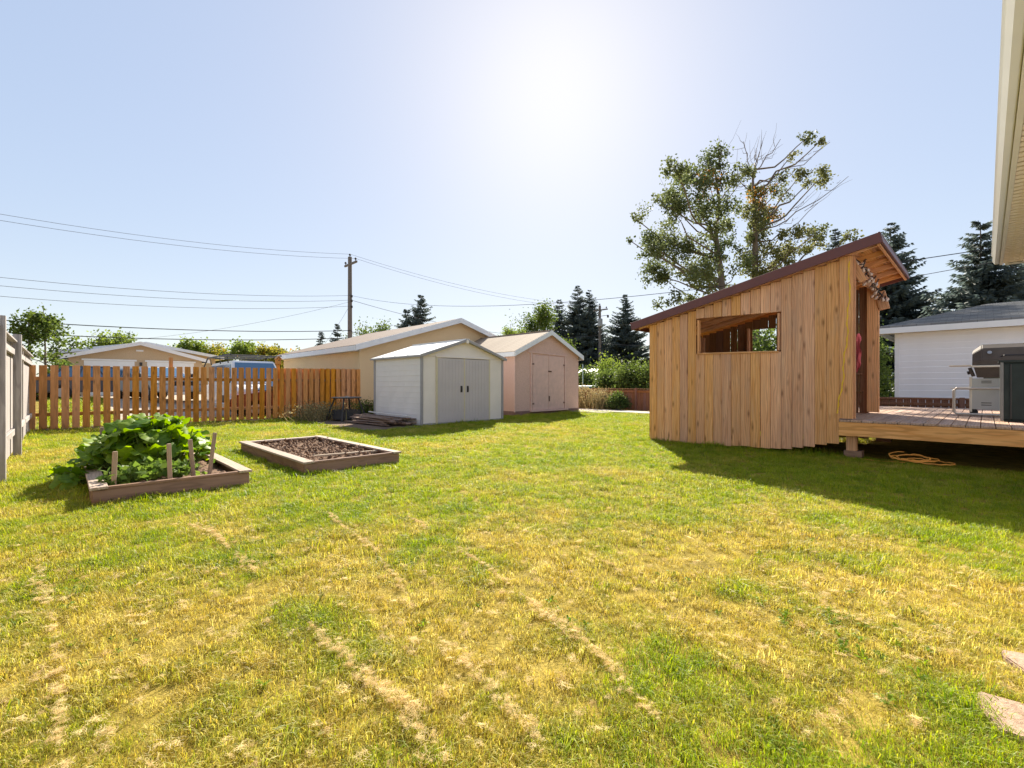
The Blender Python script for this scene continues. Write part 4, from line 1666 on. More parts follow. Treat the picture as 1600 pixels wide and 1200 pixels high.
def weeds(name, label, x, y, h, rad, seed, mat='weeds', n=260, cat='plant'):
    rg = np.random.default_rng(seed)
    t = thing(name, label, cat, (x, y, 0))
    B = np.stack([rg.normal(size=n) * rad * .5, rg.normal(size=n) * rad * .5, np.zeros(n)], 1)
    tip = B + np.stack([rg.normal(size=n) * .16, rg.normal(size=n) * .16, h * rg.uniform(.5, 1.1, n)], 1)
    w = rg.normal(size=(n, 3)) * .012
    w[:, 2] = 0
    V = np.stack([B - w, B + w, (B + tip) / 2 + w * .7, tip], 1)
    me = quads_mesh('stalk', V, M[mat], rg.random(n))
    link(bpy.data.objects.new('stalk', me), t)
    P = np.repeat(tip, 7, 0) + rg.normal(size=(n * 7, 3)) * np.array([.05, .05, .09])
    me = quads_mesh('seed_head', leaf_quads(P, .05, rg), M[mat], rg.random(len(P)))
    link(bpy.data.objects.new('seed_head', me), t)


weeds('flower_clump', 'tall dry flowering clump against the red brown fence beside the pink shed', 18.4, 14.2, 1.0, .75, 1)
weeds('flower_clump', 'second dry clump right of it against the red brown fence', 18.4, 12.9, .85, .6, 2)
bush('low_shrub', 'dark round shrub against the red brown fence by the path', 18.45, 11.9, 0, .85, .5, 'hedge', 90, 2500, .07)
weeds('weed_clump', 'grey green weeds around the foot of the fire table', 6.2, 15.7, .45, .9, 3, 'weeds', 300)
weeds('weed_clump', 'weeds at the garage corner beside the small rusty table', 8.0, 16.0, .5, .5, 4, 'hedge', 200)


# ------------------------------------------------------------------ lawn grass
def tuft_mesh(name, seed, nb, rad, h, w, mat, lie=.5):
    rg = np.random.default_rng(seed)
    V, F, tone = [], [], []
    for i in range(nb):
        a = rg.uniform(0, 2 * math.pi)
        u = rad * math.sqrt(rg.random())
        bx, by = u * math.cos(a), u * math.sin(a)
        L_ = h * rg.uniform(.5, 1.25)
        th = rg.uniform(0, 2 * math.pi)
        ln = rg.uniform(.15, 1.0) * lie * 2
        dx, dy = math.cos(th), math.sin(th)
        sx, sy = -dy * w * .5 * rg.uniform(.6, 1.3), dx * w * .5 * rg.uniform(.6, 1.3)
        n = len(V)
        m = ln * .35
        V += [(bx - sx, by - sy, -.004), (bx + sx, by + sy, -.004),
              (bx + dx * L_ * m - sx * .8, by + dy * L_ * m - sy * .8, L_ * .55), (bx + dx * L_ * m + sx * .8, by + dy * L_ * m + sy * .8, L_ * .55),
              (bx + dx * L_ * ln, by + dy * L_ * ln, L_ * (.95 - .35 * ln))]
        F += [(n, n + 1, n + 3, n + 2), (n + 2, n + 3, n + 4)]
        tone += [rg.random()] * 5
    me = bpy.data.meshes.new(name)
    me.from_pydata(V, [], F)
    a = me.attributes.new('blade', 'FLOAT', 'POINT')
    a.data.foreach_set('value', np.array(tone, np.float32))
    me.materials.append(mat)
    me.shade_smooth()
    return bpy.data.objects.new(name, me)


def scatter(name, P, scale, rot, idx, dry, variants):
    me = bpy.data.meshes.new(name)
    me.vertices.add(len(P))
    me.vertices.foreach_set('co', np.asarray(P, np.float32).reshape(-1))
    for nm, typ, val in (('sc', 'FLOAT', scale), ('dry', 'FLOAT', dry)):
        a = me.attributes.new(nm, typ, 'POINT')
        a.data.foreach_set('value', np.asarray(val, np.float32))
    a = me.attributes.new('ix', 'INT', 'POINT')
    a.data.foreach_set('value', np.asarray(idx, np.int32))
    a = me.attributes.new('rt', 'FLOAT_VECTOR', 'POINT')
    a.data.foreach_set('vector', np.asarray(rot, np.float32).reshape(-1))
    o = link(bpy.data.objects.new(name, me))
    o['kind'] = 'stuff'
    col = bpy.data.collections.new(name + '_sources')
    for v in variants:
        col.objects.link(v)
    ng = bpy.data.node_groups.new(name, 'GeometryNodeTree')
    ng.interface.new_socket('Geometry', in_out='INPUT', socket_type='NodeSocketGeometry')
    ng.interface.new_socket('Geometry', in_out='OUTPUT', socket_type='NodeSocketGeometry')
    N, Lk = ng.nodes, ng.links
    gi, go = N.new('NodeGroupInput'), N.new('NodeGroupOutput')
    iop = N.new('GeometryNodeInstanceOnPoints')
    ci = N.new('GeometryNodeCollectionInfo')
    ci.inputs['Collection'].default_value = col
    ci.inputs['Separate Children'].default_value = True
    ci.inputs['Reset Children'].default_value = True

    def attr(nm, dt):
        n = N.new('GeometryNodeInputNamedAttribute')
        n.data_type = dt
        n.inputs['Name'].default_value = nm
        return n.outputs[0]
    Lk.new(gi.outputs[0], iop.inputs['Points'])
    Lk.new(ci.outputs[0], iop.inputs['Instance'])
    iop.inputs['Pick Instance'].default_value = True
    Lk.new(attr('ix', 'INT'), iop.inputs['Instance Index'])
    e2r = N.new('FunctionNodeEulerToRotation')
    Lk.new(attr('rt', 'FLOAT_VECTOR'), e2r.inputs[0])
    Lk.new(e2r.outputs[0], iop.inputs['Rotation'])
    Lk.new(attr('sc', 'FLOAT'), iop.inputs['Scale'])
    Lk.new(iop.outputs[0], go.inputs[0])
    md = o.modifiers.new('scatter', 'NODES')
    md.node_group = ng
    return o


BEDS = [(.2, 1.60, 6.15, 8.25), (2.27, 3.68, 6.25, 9.3)]


def lawn_mask(x, y):
    m = (x > -.55) & (y < 16.9) & (x < 16.8)
    for a, b_, c, d in BEDS:
        m &= ~((x > a) & (x < b_) & (y > c) & (y < d))
    m &= ~((x > 7.45) & (x < 10.7) & (y > 11.45) & (y < 17))       # metal shed
    m &= ~((x > 10.6) & (y > 12.68))                              # pink shed, garage
    m &= ~((x > 9.35) & (y < 1.7))                                 # under the deck
    m &= ~((x > 9.6) & (x < 11.7) & (y > 1.6) & (y < 4.9))          # under the shelter
    for px_, py_ in ((2.95, -.18), (2.43, -.11)):                 # paving stones
        m &= ~((np.abs(x - px_) < .085) & (np.abs(y - py_) < .085))
    dirt = (x > 5.6 + .5 * (fbm(x * 2, y * 2, 31) - .5)) & (y > 11.3 + .8 * (fbm(x, y, 32) - .5)) & (x < 8.3)
    m &= ~dirt
    return m


def dryness(x, y):
    d, _ = camxy(x, y)
    n1 = fbm(x * .55, y * .55, 3, 4)
    n2 = fbm(x * 2.1 + 9, y * 2.1, 8, 3)
    stripe = .5 + .5 * np.sin(x * 2 * math.pi / 1.05 + .8)
    base = .53 - .38 * smooth(2.4, 6.2, d)
    n3 = fbm(x * 6.0 + 3, y * 6.0, 21, 2)
    amp = 1 - .35 * smooth(2.5, 6.0, d)
    v = base + amp * (1.9 * (n1 - .5) + 1.3 * (n2 - .5) + .65 * (n3 - .5)) + .12 * (stripe - .5)
    v += .25 * smooth(.9, -.4, x) * (y > 6)      # parched along the grey fence
    # lush spots
    v -= .5 * np.exp(-((x - 5.9) ** 2 + (y - .3) ** 2) / .9)
    for a, b_, c, e in BEDS:
        dd = np.maximum(np.maximum(a - x, x - b_), np.maximum(c - y, y - e))
        v -= .35 * np.exp(-np.clip(dd, 0, 9) / .25)
    return np.clip(v, 0, 1)


def make_lawn():
    rg = np.random.default_rng(77)
    pts, scl = [], []
    # (near depth, far depth, tufts per square metre, size)
    for d0, d1, dens, s in ((.7, 2.6, 900, .85), (2.6, 4.6, 520, 1.0), (4.6, 7.5, 300, 1.15), (7.5, 11.5, 170, 1.35), (11.5, 17, 100, 1.6), (17, 24, 60, 1.8)):
        wmax = d1 * 1.28 + .6
        n = int((d1 - d0) * 2 * wmax * dens)
        d = rg.uniform(d0, d1, n)
        a = rg.uniform(-wmax, wmax, n)
        k = np.abs(a) < d * 1.28 + .6
        d, a = d[k], a[k]
        x = d * fx + a * fy
        y = d * fy - a * fx
        m = lawn_mask(x, y) & (y > -1.6)
        x, y = x[m], y[m]
        # thin on bare, parched spots
        keep = rg.random(len(x)) > .55 * smooth(.6, 1.0, dryness(x, y))
        pts.append(np.stack([x[keep], y[keep], np.zeros(keep.sum())], 1))
        scl.append(s * rg.uniform(.7, 1.2, keep.sum()))
    P = np.concatenate(pts)
    S = np.concatenate(scl)
    x, y = P[:, 0], P[:, 1]
    S *= .42 + .6 * fbm(x * 1.3, y * 1.3, 12) + .65 * fbm(x * 5, y * 5, 14, 2)
    # longer along edges the mower misses
    edge = np.zeros(len(P))
    for a, b_, c, e in BEDS + [(7.45, 10.7, 11.45, 17), (12.5, 16.5, 12.7, 18), (-9, -.55, 0, 20), (9.05, 11.8, 1.7, 5.05)]:
        dd = np.maximum(np.maximum(a - x, x - b_), np.maximum(c - y, y - e))
        edge = np.maximum(edge, np.exp(-np.clip(dd, 0, 9) / .10))
    S *= 1 + edge * rg.uniform(.1, 1.1, len(P))
    dry = dryness(x, y) + rg.normal(size=len(P)) * .13
    rot = np.stack([rg.normal(size=len(P)) * .12, rg.normal(size=len(P)) * .12, rg.uniform(0, 6.28, len(P))], 1)
    tall = rg.random(len(P)) > .985
    S[tall] *= 1.55
    V = [tuft_mesh('tuft_%s' % 'abcdef'[i], i, 34, .05, .040, .0027, M['grass'], .45 + .06 * i) for i in range(6)]
    scatter('lawn_grass', P, S, rot, rg.integers(0, 6, len(P)), np.clip(dry, 0, 1), V)
    # grass beyond the picket fence and by the far lane
    n = 9000
    x = rg.uniform(-.5, 8, n)
    y = 17.1 + rg.random(n) ** 1.6 * 12
    k = ~((x > 1.2) & (y > 18.8)) & ~((x > 7.9))
    x, y = x[k], y[k]
    z = np.array([zg(a, c) for a, c in zip(x, y)])
    P = np.stack([x, y, z], 1)
    rot = np.stack([rg.normal(size=len(P)) * .1, rg.normal(size=len(P)) * .1, rg.uniform(0, 6.28, len(P))], 1)
    V2 = [tuft_mesh('verge_tuft_%s' % 'ab'[i], 20 + i, 26, .07, .06, .006, M['grass'], .5) for i in range(2)]
    scatter('verge_grass', P, rg.uniform(1.2, 2.4, len(P)), rot, rg.integers(0, 2, len(P)), np.clip(.25 + rg.normal(size=len(P)) * .2, 0, 1), V2)


make_lawn()


def clippings():
    """rows of dry thatch left by the mower"""
    rg = np.random.default_rng(15)
    lines = [([(.72, 4.7), (.85, 4.33), (.86, 3.19), (.88, 2.46), (.88, 1.89), (.89, 1.3)], .055, 1.0),
             ([(1.73, 4.23), (1.57, 2.96), (1.40, 2.3), (1.33, 2.16)], .035, .55), ([(1.27, 1.86), (1.2, 1.6), (1.1, 1.05)], .05, .7),
             ([(2.17, 3.52), (1.97, 2.26), (1.75, 1.48), (1.66, 1.2), (1.5, .8)], .045, .9),
             ([(-.13, 4.3), (-.04, 3.14), (0.0, 2.46), (.02, 1.9)], .05, .4),
             ([(2.95, .68), (2.86, .5), (2.8, .36)], .12, .8), ([(2.6, 1.9), (2.55, 1.7)], .08, .6)]
    P, S = [], []
    for ln, sp, dens in lines:
        ln = np.array(ln)
        seg = np.linalg.norm(np.diff(ln, axis=0), axis=1)
        tot = seg.sum()
        n = int(tot * 140 * dens)
        u = rg.uniform(0, tot, n)
        cum = np.concatenate([[0], np.cumsum(seg)])
        gate = fbm(u * 3.0, np.full(n, ln[0, 0] * 7 + 3), 40, 3)
        x = np.interp(u, cum, ln[:, 0]) + .05 * (fbm(u * 2.5, np.full(n, 5.5 + ln[0, 1]), 41, 2) - .5) * 2
        y = np.interp(u, cum, ln[:, 1])
        k = gate > .33
        wid = sp * (.09 + .4 * np.clip(gate - .43, 0, .4) / .3)
        x = x + rg.normal(size=n) * wid
        y = y + rg.normal(size=n) * .03
        hgt = np.clip(.036 + .02 * (gate - .4) - np.abs(rg.normal(size=n)) * .008, .02, .06)
        P.append(np.stack([x, y, hgt], 1)[k])
        S.append((rg.uniform(.12, .30, n) * (.7 + 1.1 * np.clip(gate - .36, 0, .4)))[k])
    # loose wisps everywhere
    n = 1500
    d = rg.uniform(1.0, 5.5, n)
    a = rg.uniform(-1.2, 1.2, n) * d
    x, y = d * fx + a * fy, d * fy - a * fx
    k = lawn_mask(x, y) & (dryness(x, y) > .45)
    P.append(np.stack([x, y, np.full(n, .03)], 1)[k])
    S.append(rg.uniform(.12, .4, n)[k])
    P, S = np.concatenate(P), np.concatenate(S)
    V = []
    for i in range(4):
        r2 = np.random.default_rng(200 + i)
        b = MB()
        for k in range(40):
            c = r2.normal(size=3) * np.array([.035, .035, .008])
            th = r2.uniform(0, 6.28)
            L_ = r2.uniform(.03, .085)
            dx = np.array([math.cos(th), math.sin(th), r2.normal() * .22])
            sd = np.array([-math.sin(th), math.cos(th), r2.normal() * .4]) * .0017
            bend = np.array([-math.sin(th), math.cos(th), .3]) * r2.normal() * .012
            p0, p1, p2 = c - dx * L_ / 2, c + bend, c + dx * L_ / 2
            b.add([p0 - sd, p0 + sd, p1 + sd, p1 - sd, p2 + sd, p2 - sd], [(0, 1, 2, 3), (3, 2, 4, 5)])
        me = bpy.data.meshes.new('straw')
        me.from_pydata(b.v, [], b.f)
        me.materials.append(M['straw'])
        V.append(bpy.data.objects.new('straw_%s' % 'abcd'[i], me))
    rot = np.stack([rg.normal(size=len(P)) * .2, rg.normal(size=len(P)) * .2, rg.uniform(0, 6.28, len(P))], 1)
    scatter('grass_clippings', P, S, rot, rg.integers(0, 4, len(P)), np.ones(len(P)), V)


clippings()


def lawn_weeds():
    """broad-leaved rosettes and clover that stand out of the turf"""
    rg = np.random.default_rng(61)
    n = 5200
    d = rg.uniform(1.0, 11, n)
    a = rg.uniform(-1.25, 1.25, n) * d
    x, y = d * fx + a * fy, d * fy - a * fx
    k = lawn_mask(x, y) & (y > .12) & (fbm(x * 1.1 + 20, y * 1.1, 51, 3) + rg.normal(size=n) * .05 > .70)
    P = np.stack([x, y, np.full(n, .004)], 1)[k]
    V = []
    for i in range(3):
        r2 = np.random.default_rng(300 + i)
        b = MB()
        for q in range(9):
            th = q * 2.4 + r2.normal() * .3
            L_, w = r2.uniform(.03, .065), r2.uniform(.006, .011)
            dx, dy = math.cos(th), math.sin(th)
            z = r2.uniform(.012, .04)
            b.add([(0, 0, 0), (dx * L_ * .55 - dy * w, dy * L_ * .55 + dx * w, z), (dx * L_, dy * L_, z * .8), (dx * L_ * .55 + dy * w, dy * L_ * .55 - dx * w, z)], [(0, 1, 2, 3)])
        me = bpy.data.meshes.new('rosette')
        me.from_pydata(b.v, [], b.f)
        me.materials.append(M['clover'])
        V.append(bpy.data.objects.new('rosette_%s' % 'abc'[i], me))
    rot = np.stack([rg.normal(size=len(P)) * .15, rg.normal(size=len(P)) * .15, rg.uniform(0, 6.28, len(P))], 1)
    scatter('lawn_weeds', P, rg.uniform(.35, .85, len(P)), rot, rg.integers(0, 3, len(P)), np.zeros(len(P)), V)


lawn_weeds()


# ------------------------------------------------------------------ raised beds
def raised_bed(x0, x1, y0, y1, label, h=.155, tilt=0):
    cx, cy = (x0 + x1) / 2, (y0 + y1) / 2
    t = thing('raised_bed', label, 'garden bed', (cx, cy, 0), 'raised garden beds on the lawn')
    w, d = x1 - x0, y1 - y0
    for s in (-1, 1):
        box('side_board', (0, s * (d / 2 - .02), h / 2 - .01), (w - .01, .04, h), M['bed_x'], t, rot=(R(s * 2), 0, 0))
        box('side_board', (s * (w / 2 - .02), 0, h / 2 - .01), (.04, d - .09, h), M['bed_y'], t, rot=(0, R(-s * 2), 0))
    for s in (-1, 1):
        box('cap_board', (s * (w / 2 - .05), 0, h + .014), (.14, d + .06, .028), M['cap_y'], t, rot=(0, R(s * 1.5), 0))
    box('cap_board', (0, -d / 2 + .02, h + .006), (w - .2, .05, .03), M['bed_x'], t)
    box('cap_board', (0, d / 2 - .05, h + .010), (w - .2, .13, .028), M['cap_x'], t)
    for sx in (-1, 1):
        for sy in (-1, 1):
            box('corner_block', (sx * (w / 2 - .09), sy * (d / 2 - .09), h / 2 - .02), (.08, .08, h - .03), M['bed_x'], t)
    # crumbly soil
    n = 44
    xs = np.linspace(-w / 2 + .04, w / 2 - .04, n)
    ys = np.linspace(-d / 2 + .04, d / 2 - .04, int(n * 1.6))
    X, Y = np.meshgrid(xs, ys)
    Z = h - .06 + .10 * (fbm(X * 6 + cx, Y * 6 + cy, 5, 5) - .35) + .05 * (fbm(X * 22, Y * 22, 9, 2) - .5)
    edge = np.minimum(np.minimum(X + w / 2, w / 2 - X), np.minimum(Y + d / 2, d / 2 - Y))
    Z -= .05 * (1 - smooth(0, .25, edge))
    V = np.stack([X, Y, Z], -1).reshape(-1, 3)
    nx, ny = len(xs), len(ys)
    F = [(j * nx + i, j * nx + i + 1, (j + 1) * nx + i + 1, (j + 1) * nx + i) for j in range(ny - 1) for i in range(nx - 1)]
    me = bpy.data.meshes.new('soil')
    me.from_pydata(V.tolist(), [], F)
    me.materials.append(M['soil'])
    link(bpy.data.objects.new('soil', me), t)
    return t


raised_bed(*BEDS[0], 'raised garden bed of weathered boards full of leafy squash plants')
raised_bed(*BEDS[1], 'raised garden bed of bare brown soil in the middle of the lawn')
o = box('loose_stick', (3.1, 6.72, .16), (1.1, .05, .03), M['cap_x'], rot=(0, R(2), .08))
tag(o, 'pale loose stick lying on the bare soil bed near its front board', 'stick')


def soil_clods():
    rg = np.random.default_rng(4)
    b = MB()
    for i in range(420):
        x, y = rg.uniform(2.38, 3.62), rg.uniform(6.5, 9.1)
        s = rg.uniform(.012, .04)
        vs = [np.array(p) * s * rg.uniform(.6, 1.2) for p in ((1, 0, 0), (-1, 0, 0), (0, 1, 0), (0, -1, 0), (0, 0, .8), (0, 0, -.8))]
        z = .13 + .05 * rg.random()
        b.add([(v[0] + x, v[1] + y, v[2] + z) for v in vs], [(0, 2, 4), (2, 1, 4), (1, 3, 4), (3, 0, 4), (2, 0, 5), (1, 2, 5), (3, 1, 5), (0, 3, 5)])
    o = b.build('soil_clods', M['soil'])
    o['kind'] = 'stuff'


soil_clods()

stk = [((.38, 6.37), .42, (.02, .03), 'pale wooden stake nearest the left front corner of the squash bed'),
       ((.85, 6.38), .46, (-.03, 0), 'wooden stake at the middle of the squash bed front board'),
       ((1.08, 6.5), .48, (-.10, .02), 'wooden stake leaning left, beside the bare corner of the squash bed'),
       ((1.28, 6.5), .54, (.13, 0), 'wooden stake leaning right near the right corner of the squash bed'),
       ((.36, 8.1), .56, (0, 0), 'grey stake behind the leaves at the far left of the squash bed')]
for (x, y), h, (rx, ry), lab in stk:
    o = box('garden_stake', (x, y, .08 + h / 2), (.042, .022, h), M['stake'], rot=(ry, rx, .3))
    tag(o, lab, 'stake', 'wooden stakes in the squash bed')


# ------------------------------------------------------------------ squash plant
def squash_leaf_mesh(seed):
    """five-lobed leaf with a folded blade, radius about 1"""
    r = random.Random(seed)
    n = 20
    V = [(0, 0, 0)]
    for k in range(n):
        a = -math.pi + .22 + (2 * math.pi - .44) * k / (n - 1)
        lob = .78 + .22 * abs(math.cos(2.5 * a)) + r.uniform(-.05, .05)
        if abs(a) > 2.6:
            lob *= .85
        x, y = lob * math.cos(a), lob * math.sin(a)
        V.append((x * .55, y * .55, .10 + r.uniform(-.03, .05)))
    for k in range(n):
        a = -math.pi + .22 + (2 * math.pi - .44) * k / (n - 1)
        lob = .78 + .22 * abs(math.cos(2.5 * a)) + r.uniform(-.05, .05)
        x, y = lob * math.cos(a), lob * math.sin(a)
        V.append((x, y, -.05 + .12 * math.cos(5 * a) + r.uniform(-.06, .06)))
    F = []
    for k in range(n - 1):
        F.append((0, 1 + k, 2 + k))
        F.append((1 + k, 1 + n + k, 2 + n + k, 2 + k))
    me = bpy.data.meshes.new('leaf')
    me.from_pydata(V, [], F)
    me.materials.append(M['squash'])
    me.shade_smooth()
    return me


def squash():
    t = thing('squash_plant', 'big squash plant with broad green leaves spilling over the raised bed', 'plant', (.88, 7.4, 0))
    rr = random.Random(12)
    leafs = [squash_leaf_mesh(i) for i in range(5)]
    st = MB()
    for i in range(230):
        a = rr.uniform(0, 2 * math.pi)
        u = math.sqrt(rr.random())
        ex, ey = u * .66 * math.cos(a) - .06, u * .70 * math.sin(a) + .16
        # leaves trail out over the left edge
        if i < 26:
            ex, ey = -.62 - rr.random() * .30, rr.uniform(-.25, .6)
            top = .10 + .34 * rr.random() * max(.2, 1 + (ex + .62) / .36)
        else:
            top = (.20 + .58 * (1 - (u ** 2) * .72)) * rr.uniform(.66, 1.04)
        x, y = ex, ey + .05
        s = rr.uniform(.075, .15)
        o = link(bpy.data.objects.new('leaf', rr.choice(leafs)), t)
        o.location = (x, y, top)
        tx, ty = rr.uniform(-.75, .75), rr.uniform(-.75, .75)
        o.rotation_euler = (ty + ey * -.55, tx + ex * .55, rr.uniform(0, 6.28))
        o.scale = (s, s, s)
        st.tube([(x * .45, y * .45, .1), (x * .8, y * .8, top * .6), (x, y, top)], .008, 4, False)
    st.build('stem', M['stem'], t)


squash()


def veg(x, y, label, seed, n=120, rad=.22, h=.2):
    rg = np.random.default_rng(seed)
    t = thing('vegetable_plant', label, 'plant', (x, y, .12), 'small vegetable plants in the squash bed')
    P = np.stack([rg.normal(size=n) * rad * .5, rg.normal(size=n) * rad * .4, rg.uniform(.2, 1, n) * h], 1)
    me = quads_mesh('foliage', leaf_quads(P, .085, rg, .9), M['veg'], rg.random(n))
    link(bpy.data.objects.new('foliage', me), t)
    b = MB()
    for p in P[:24]:
        b.tube([(p[0] * .2, p[1] * .2, 0), tuple(p)], .003, 3, False)
    b.build('stem', M['stem'], t)


veg(.55, 6.55, 'low vegetable plant between the leftmost stake and the middle stake', 1)
veg(.75, 6.75, 'leafy low vegetable plant under the squash leaves', 2, 150)
veg(.98, 6.6, 'small yellowish vegetable plant right of the middle stake', 3, 90, .18, .16)
veg(.40, 6.45, 'grassy low plant at the left front corner of the squash bed', 4, 70, .15, .14)


# ------------------------------------------------------------------ fire table, rusty table, lumber pile
def fire_table():
    t = thing('fire_table', 'dark four legged fire table with a boxed lower shelf by the fence', 'fire pit', (6.8, 14.95, 0), rotz=.15)
    b = MB()
    b.prism([(.48 * math.cos(k * math.pi / 4 + .39), .48 * math.sin(k * math.pi / 4 + .39), .74) for k in range(8)], (0, 0, .035))
    b.build('top', M['dark'], t)
    b = MB()
    b.lathe([(.46, .0), (.48, .0), (.48, .02), (.46, .02)], (0, 0, .765), 16)
    b.build('rim', M['binrim'], t)
    for sx in (-1, 1):
        for sy in (-1, 1):
            b = MB()
            a0, a1 = Vector((sx * .27, sy * .27, .74)), Vector((sx * .47, sy * .47, 0))
            b.tube([a0, a1], [.032, .042], 4)
            b.build('leg', M['dark'], t)
    b = MB()
    V = []
    for (r, z) in ((.40, .06), (.32, .36)):
        V += [(-r, -r, z), (r, -r, z), (r, r, z), (-r, r, z)]
    b.add(V, [(0, 1, 5, 4), (1, 2, 6, 5), (2, 3, 7, 6), (3, 0, 4, 7), (4, 5, 6, 7), (3, 2, 1, 0)])
    b.build('fire_box', M['dark'], t)
    b = MB()
    for k in range(5):
        b.box((.05 + .03 * k - .1, .02 * k - .04, .79 + .012 * (k % 2)), (.05, .07, .03), (0, 0, k))
    b.build('ash', M['ash'], t)


fire_table()


def rusty_table():
    t = thing('folding_table', 'small rusty folding table between the garage wall and the metal shed', 'table', (8.05, 15.7, 0))
    b = MB()
    b.box((0, 0, .46), (.36, .36, .02))
    b.build('top', M['rust'], t)
    for s in (-1, 1):
        for q in (-1, 1):
            b = MB()
            b.tube([(-.16 * q, s * .15, .45), (.14 * q, s * .15, 0)], .009, 5)
            b.build('leg', M['rust'], t)


rusty_table()


def lumber():
    rr = random.Random(6)
    t = thing('lumber_pile', 'low pile of old weathered boards against the metal shed wall', 'lumber pile', (6.85, 12.9, 0))
    for i in range(22):
        lay = i // 6
        L_ = rr.uniform(1.4, 2.6)
        x = -.42 + (i % 6) * .17 + lay * .07 + rr.uniform(-.04, .04)
        o = box('board', (x, rr.uniform(-.25, .25), .05 + lay * .055 + rr.uniform(0, .015)), (rr.uniform(.09, .16), L_, rr.choice((.025, .038, .04))), M['pile'], t,
                rot=(rr.uniform(-.03, .03), rr.uniform(-.08, .08), rr.uniform(-.16, .16)))
    box('board', (.30, -.1, .30), (.14, 2.1, .03), M['shed_side'], t, rot=(.02, .2, .06))


lumber()


# ------------------------------------------------------------------ grill, bin and small things on and near the deck
def grill():
    z0 = .632
    t = thing('gas_grill', 'gas grill with dark domed hood, side shelf and tube frame on the deck', 'grill', (12.1, -.25, z0))
    # long axis along y; the side seen is the -x face
    b = MB()
    prof = [(-.30, .90), (-.30, 1.0), (-.20, 1.22), (-.05, 1.30), (.12, 1.30), (.26, 1.15), (.30, .95), (.30, .90)]
    n = len(prof)
    ys = [(-.62, .86), (-.56, 1.0), (.30, 1.0), (.42, .80)]
    V, F = [], []
    for y, s in ys:
        for x, z in prof:
            V.append((x * (1 if s == 1 else .9), y, .90 + (z - .90) * (1 if s == 1 else (.72 if s < .85 else .9))))
    for i in range(len(ys) - 1):
        for k in range(n):
            k2 = (k + 1) % n
            F.append((i * n + k, i * n + k2, (i + 1) * n + k2, (i + 1) * n + k))
    F += [tuple(range(n))[::-1], tuple(range((len(ys) - 1) * n, len(ys) * n))]
    b.add(V, F)
    hood = b.build('hood', M['charcoal'], t, bev=.012)
    hb = MB()
    hb.tube([(-.31, -.30, 1.06), (-.36, -.26, 1.08), (-.36, .02, 1.08), (-.31, .06, 1.06)], .012, 6)
    hb.build('handle', M['black'], hood)
    hb = MB()
    hb.lathe([(.03, 0), (.03, .012)], (0, 0, 0), 10)
    g = hb.build('gauge', M['steel'], hood, loc=(-.27, .2, 1.14))
    g.rotation_euler = (0, R(-65), 0)
    b = MB()
    b.prism([(-.27, -.58, .70), (-.27, .36, .70), (-.32, .40, .885), (-.32, -.60, .885)], (.56, 0, 0))
    b.build('fire_box', M['charcoal'], t)
    box('front_rail', (-.32, -.1, .895), (.05, 1.06, .035), M['alu'], t)
    pn = box('control_panel', (-.0, .43, .80), (.5, .05, .16), M['charcoal'], t, rot=(R(-18), 0, 0))
    for k in range(3):
        kb = MB()
        kb.tube([(-.15 + k * .14, .02, 0), (-.15 + k * .14, .06, 0)], .028, 8)
        kb.build('knob', M['black'], pn)
    sh = box('side_shelf', (-.02, .58, .92), (.46, .30, .02), M['alu'], t)
    box('side_shelf', (-.02, .60, .50), (.40, .22, .016), M['alu'], t)
    box('cart_panel', (-.24, .12, .40), (.02, .62, .56), M['steel'], t)
    box('cart_panel', (.24, .12, .40), (.02, .62, .56), M['steel'], t)
    for y in (-.2, .44):
        box('cart_post', (-.245, y, .39), (.035, .035, .64), M['alu'], t)
        box('cart_post', (.245, y, .39), (.035, .035, .64), M['alu'], t)
    for z in (.20, .24, .60, .63):
        for y in (-.02, .24):
            box('vent_slot', (-.254, y, z), (.008, .13, .012), M['black'], t, bev=.002)
    b = MB()
    b.tube([(-.27, -.5, .03), (-.27, .62, .03), (-.27, .66, .06), (-.27, .66, .46), (-.27, .62, .50), (-.27, -.4, .50)], .022, 8)
    b.build('tube_frame', M['alu'], t)
    b = MB()
    b.tube([(-.2, -.5, .04), (-.2, .55, .04)], .012, 6)
    b.build('axle', M['dark'], t)
    for x in (-.2, .2):
        b = MB()
        b.tube([(x - .02, .40, .055), (x + .02, .40, .055)], .055, 12)
        b.build('wheel', M['tyre'], t)


grill()


def deck_bin():
    t = thing('storage_bin', 'tall dark green plastic cabinet standing in front of the grill', 'cabinet', (10.62, -.57, .632))
    b = MB()
    b.box((0, 0, .46), (.5, .82, .9))
    b.build('body', M['bin'], t, bev=.03)
    for y in (-.395, .395):
        box('edge_strip', (-.255, y, .46), (.03, .035, .9), M['binrim'], t)
    box('lid', (0, 0, .925), (.54, .86, .035), M['bin'], t)
    box('seam', (-.256, .30, .46), (.012, .02, .84), M['black'], t)


deck_bin()


